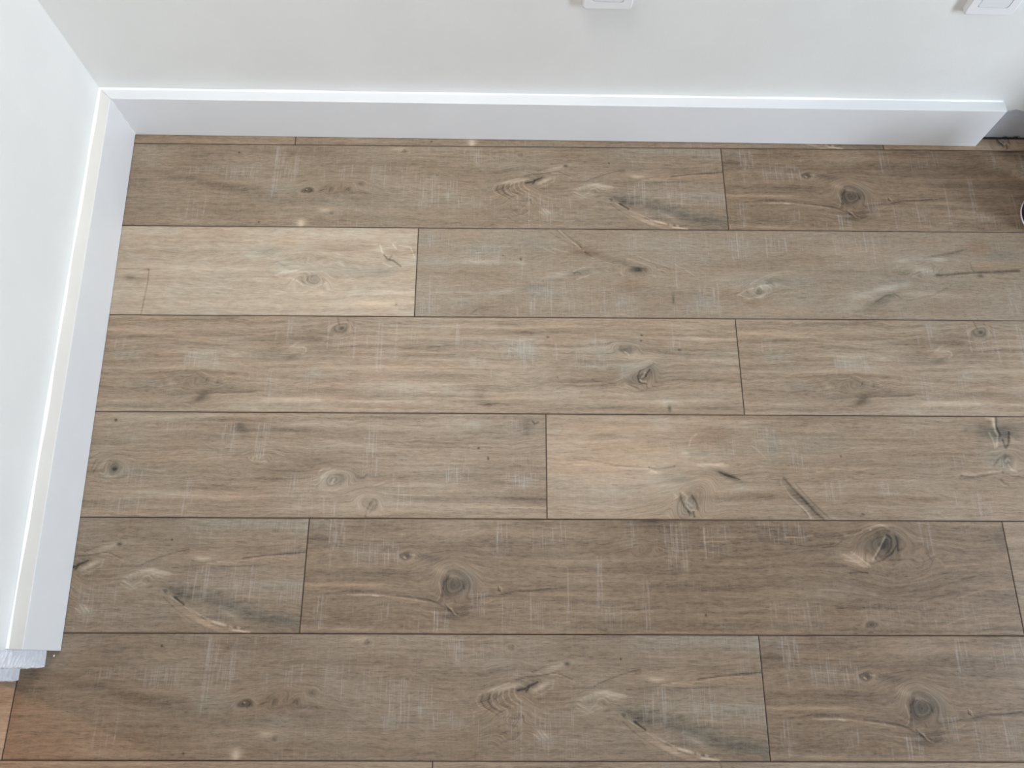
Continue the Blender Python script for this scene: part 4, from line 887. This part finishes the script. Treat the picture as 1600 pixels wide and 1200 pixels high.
# ------------------------------------------------------------------ wall sockets
def rounded(w, h, r, n=6):
    p = []
    for cx, cz, a0 in ((w/2-r, h/2-r, 0), (-w/2+r, h/2-r, 90), (-w/2+r, -h/2+r, 180), (w/2-r, -h/2+r, 270)):
        for i in range(n+1):
            a = math.radians(a0+90*i/n); p.append((cx+r*math.cos(a), cz+r*math.sin(a)))
    return p


def ring_solid(layers, w, h, name, mat, parent, hole=None):
    """layers: (inset, depth, radius); closed front unless hole"""
    v = []; f = []; m = None
    for ins, d, r in layers:
        pts = rounded(w-2*ins, h-2*ins, max(0.0005, r)); m = len(pts)
        v += [(x, -d, z) for x, z in pts]
    for k in range(len(layers)-1):
        for i in range(m): f.append((k*m+i, k*m+(i+1)%m, (k+1)*m+(i+1)%m, (k+1)*m+i))
    if not hole: f.append(tuple((len(layers)-1)*m+i for i in range(m)))
    return link(name, mesh(name, v, f), mat, parent)


def make_socket():
    root = bpy.data.objects.new('wall_socket', None); COL.objects.link(root)
    root.empty_display_size = 0.02
    ring_solid([(0, 0, .006), (0, .0085, .006), (0.0006, .0102, .006), (.002, .0112, .006), (.0152, .0112, .004), (.0156, .0090, .004)],
               0.082, 0.122, 'cover_plate', M_SOCK, root, hole=True)
    ring_solid([(0.0, .006, .004), (0.0, .0102, .004), (.0008, .0112, .004), (.0014, .0112, .004)],
               0.0500, 0.0900, 'insert', M_SOCK_IN, root)
    v, f = lathe([(0.0178, 0.0111), (0.0178, 0.0124), (0.0170, 0.0128), (0.0164, 0.0122), (0.0160, 0.0113), (0.0, 0.0113)], 40)
    v = [(x, -z, y) for x, y, z in v]
    link('socket_ring', mesh('socket_ring', v, f, True), M_SOCK, root)
    for sx in (-0.0095, 0.0095):
        v, f = lathe([(0.0026, 0.0113), (0.0022, 0.0117), (0.0, 0.0117)], 16)
        v = [(x+sx, -z, y) for x, y, z in v]
        link('pin_hole', mesh('pin_hole', v, f), M_DARK, root)
    return root


sock = make_socket()
children = list(sock.children)
def place_socket(r, x, label):
    r.location = (x, yw(x)-0.0002, 0.3965); r.rotation_euler = (0, 0, math.atan(SB))
    tag(r, label, 'socket', 'white wall sockets on the back wall')
place_socket(sock, 0.921, 'white socket plate on the grey-white wall above the middle of the baseboard')
s2 = sock.copy(); COL.objects.link(s2)
for ch in children:
    c = ch.copy(); COL.objects.link(c); c.parent = s2
place_socket(s2, 1.5525, 'white socket plate near the right end of the baseboard, top right corner')

# ------------------------------------------------------------------ maroon tin at the right edge
tin = bpy.data.objects.new('paint_tin', None); COL.objects.link(tin); tin.location = (1.8345, -0.157, 0.0)
tag(tin, 'dark maroon round tin with a pale rim standing on the floor at the right edge', 'tin')
R0 = 0.056
v, f = lathe([(0.0, 0.002), (R0-0.002, 0.002), (R0-0.001, 0.004), (R0-0.0012, 0.152), (R0-0.002, 0.155)], 72)
link('body', mesh('body', v, f, True), M_MAROON, tin)
v, f = lathe([(R0-0.003, 0.0), (R0+0.0006, 0.0), (R0+0.0013, 0.0010), (R0+0.0010, 0.0024), (R0-0.0008, 0.0030)], 72)
link('base_rim', mesh('base_rim', v, f, True), M_RIM, tin)
v, f = lathe([(R0-0.002, 0.153), (R0+0.0014, 0.154), (R0+0.002, 0.1562), (R0, 0.158), (R0-0.005, 0.1575), (R0-0.007, 0.154), (R0-0.012, 0.1535), (0.0, 0.1535)], 72)
link('lid', mesh('lid', v, f, True), M_RIM, tin)

# crumbs of plaster on the floor by the end of the left baseboard
def crumb(x, y, s, seedv, label):
    rr = random.Random(seedv); me = bpy.data.meshes.new('plaster_crumb')
    import bmesh
    bm = bmesh.new(); bmesh.ops.create_icosphere(bm, subdivisions=2, radius=s)
    for q in bm.verts:
        k = 1+rr.uniform(-0.25, 0.25); q.co *= k; q.co.z *= 0.6; q.co.x *= 0.8
    zmin = min(q.co.z for q in bm.verts)
    for q in bm.verts: q.co.z -= zmin
    bm.to_mesh(me); bm.free()
    o = link('plaster_crumb', me, M_CAULK); o.location = (x, y, 0)
    return tag(o, label, 'crumb')
crumb(0.0268, -0.9855, 0.0017, 3, 'tiny white plaster crumb on the floor beside the end of the left baseboard')

# ------------------------------------------------------------------ lamp in the passage behind the left wall
lt = bpy.data.lights.new('passage_lamp_light', 'POINT'); lt.energy = 42.0; lt.color = (1.0, 0.56, 0.34); lt.shadow_soft_size = 0.04
lo = bpy.data.objects.new('passage_lamp_light', lt); COL.objects.link(lo); lo.location = (-1.4, -0.50, 0.80)
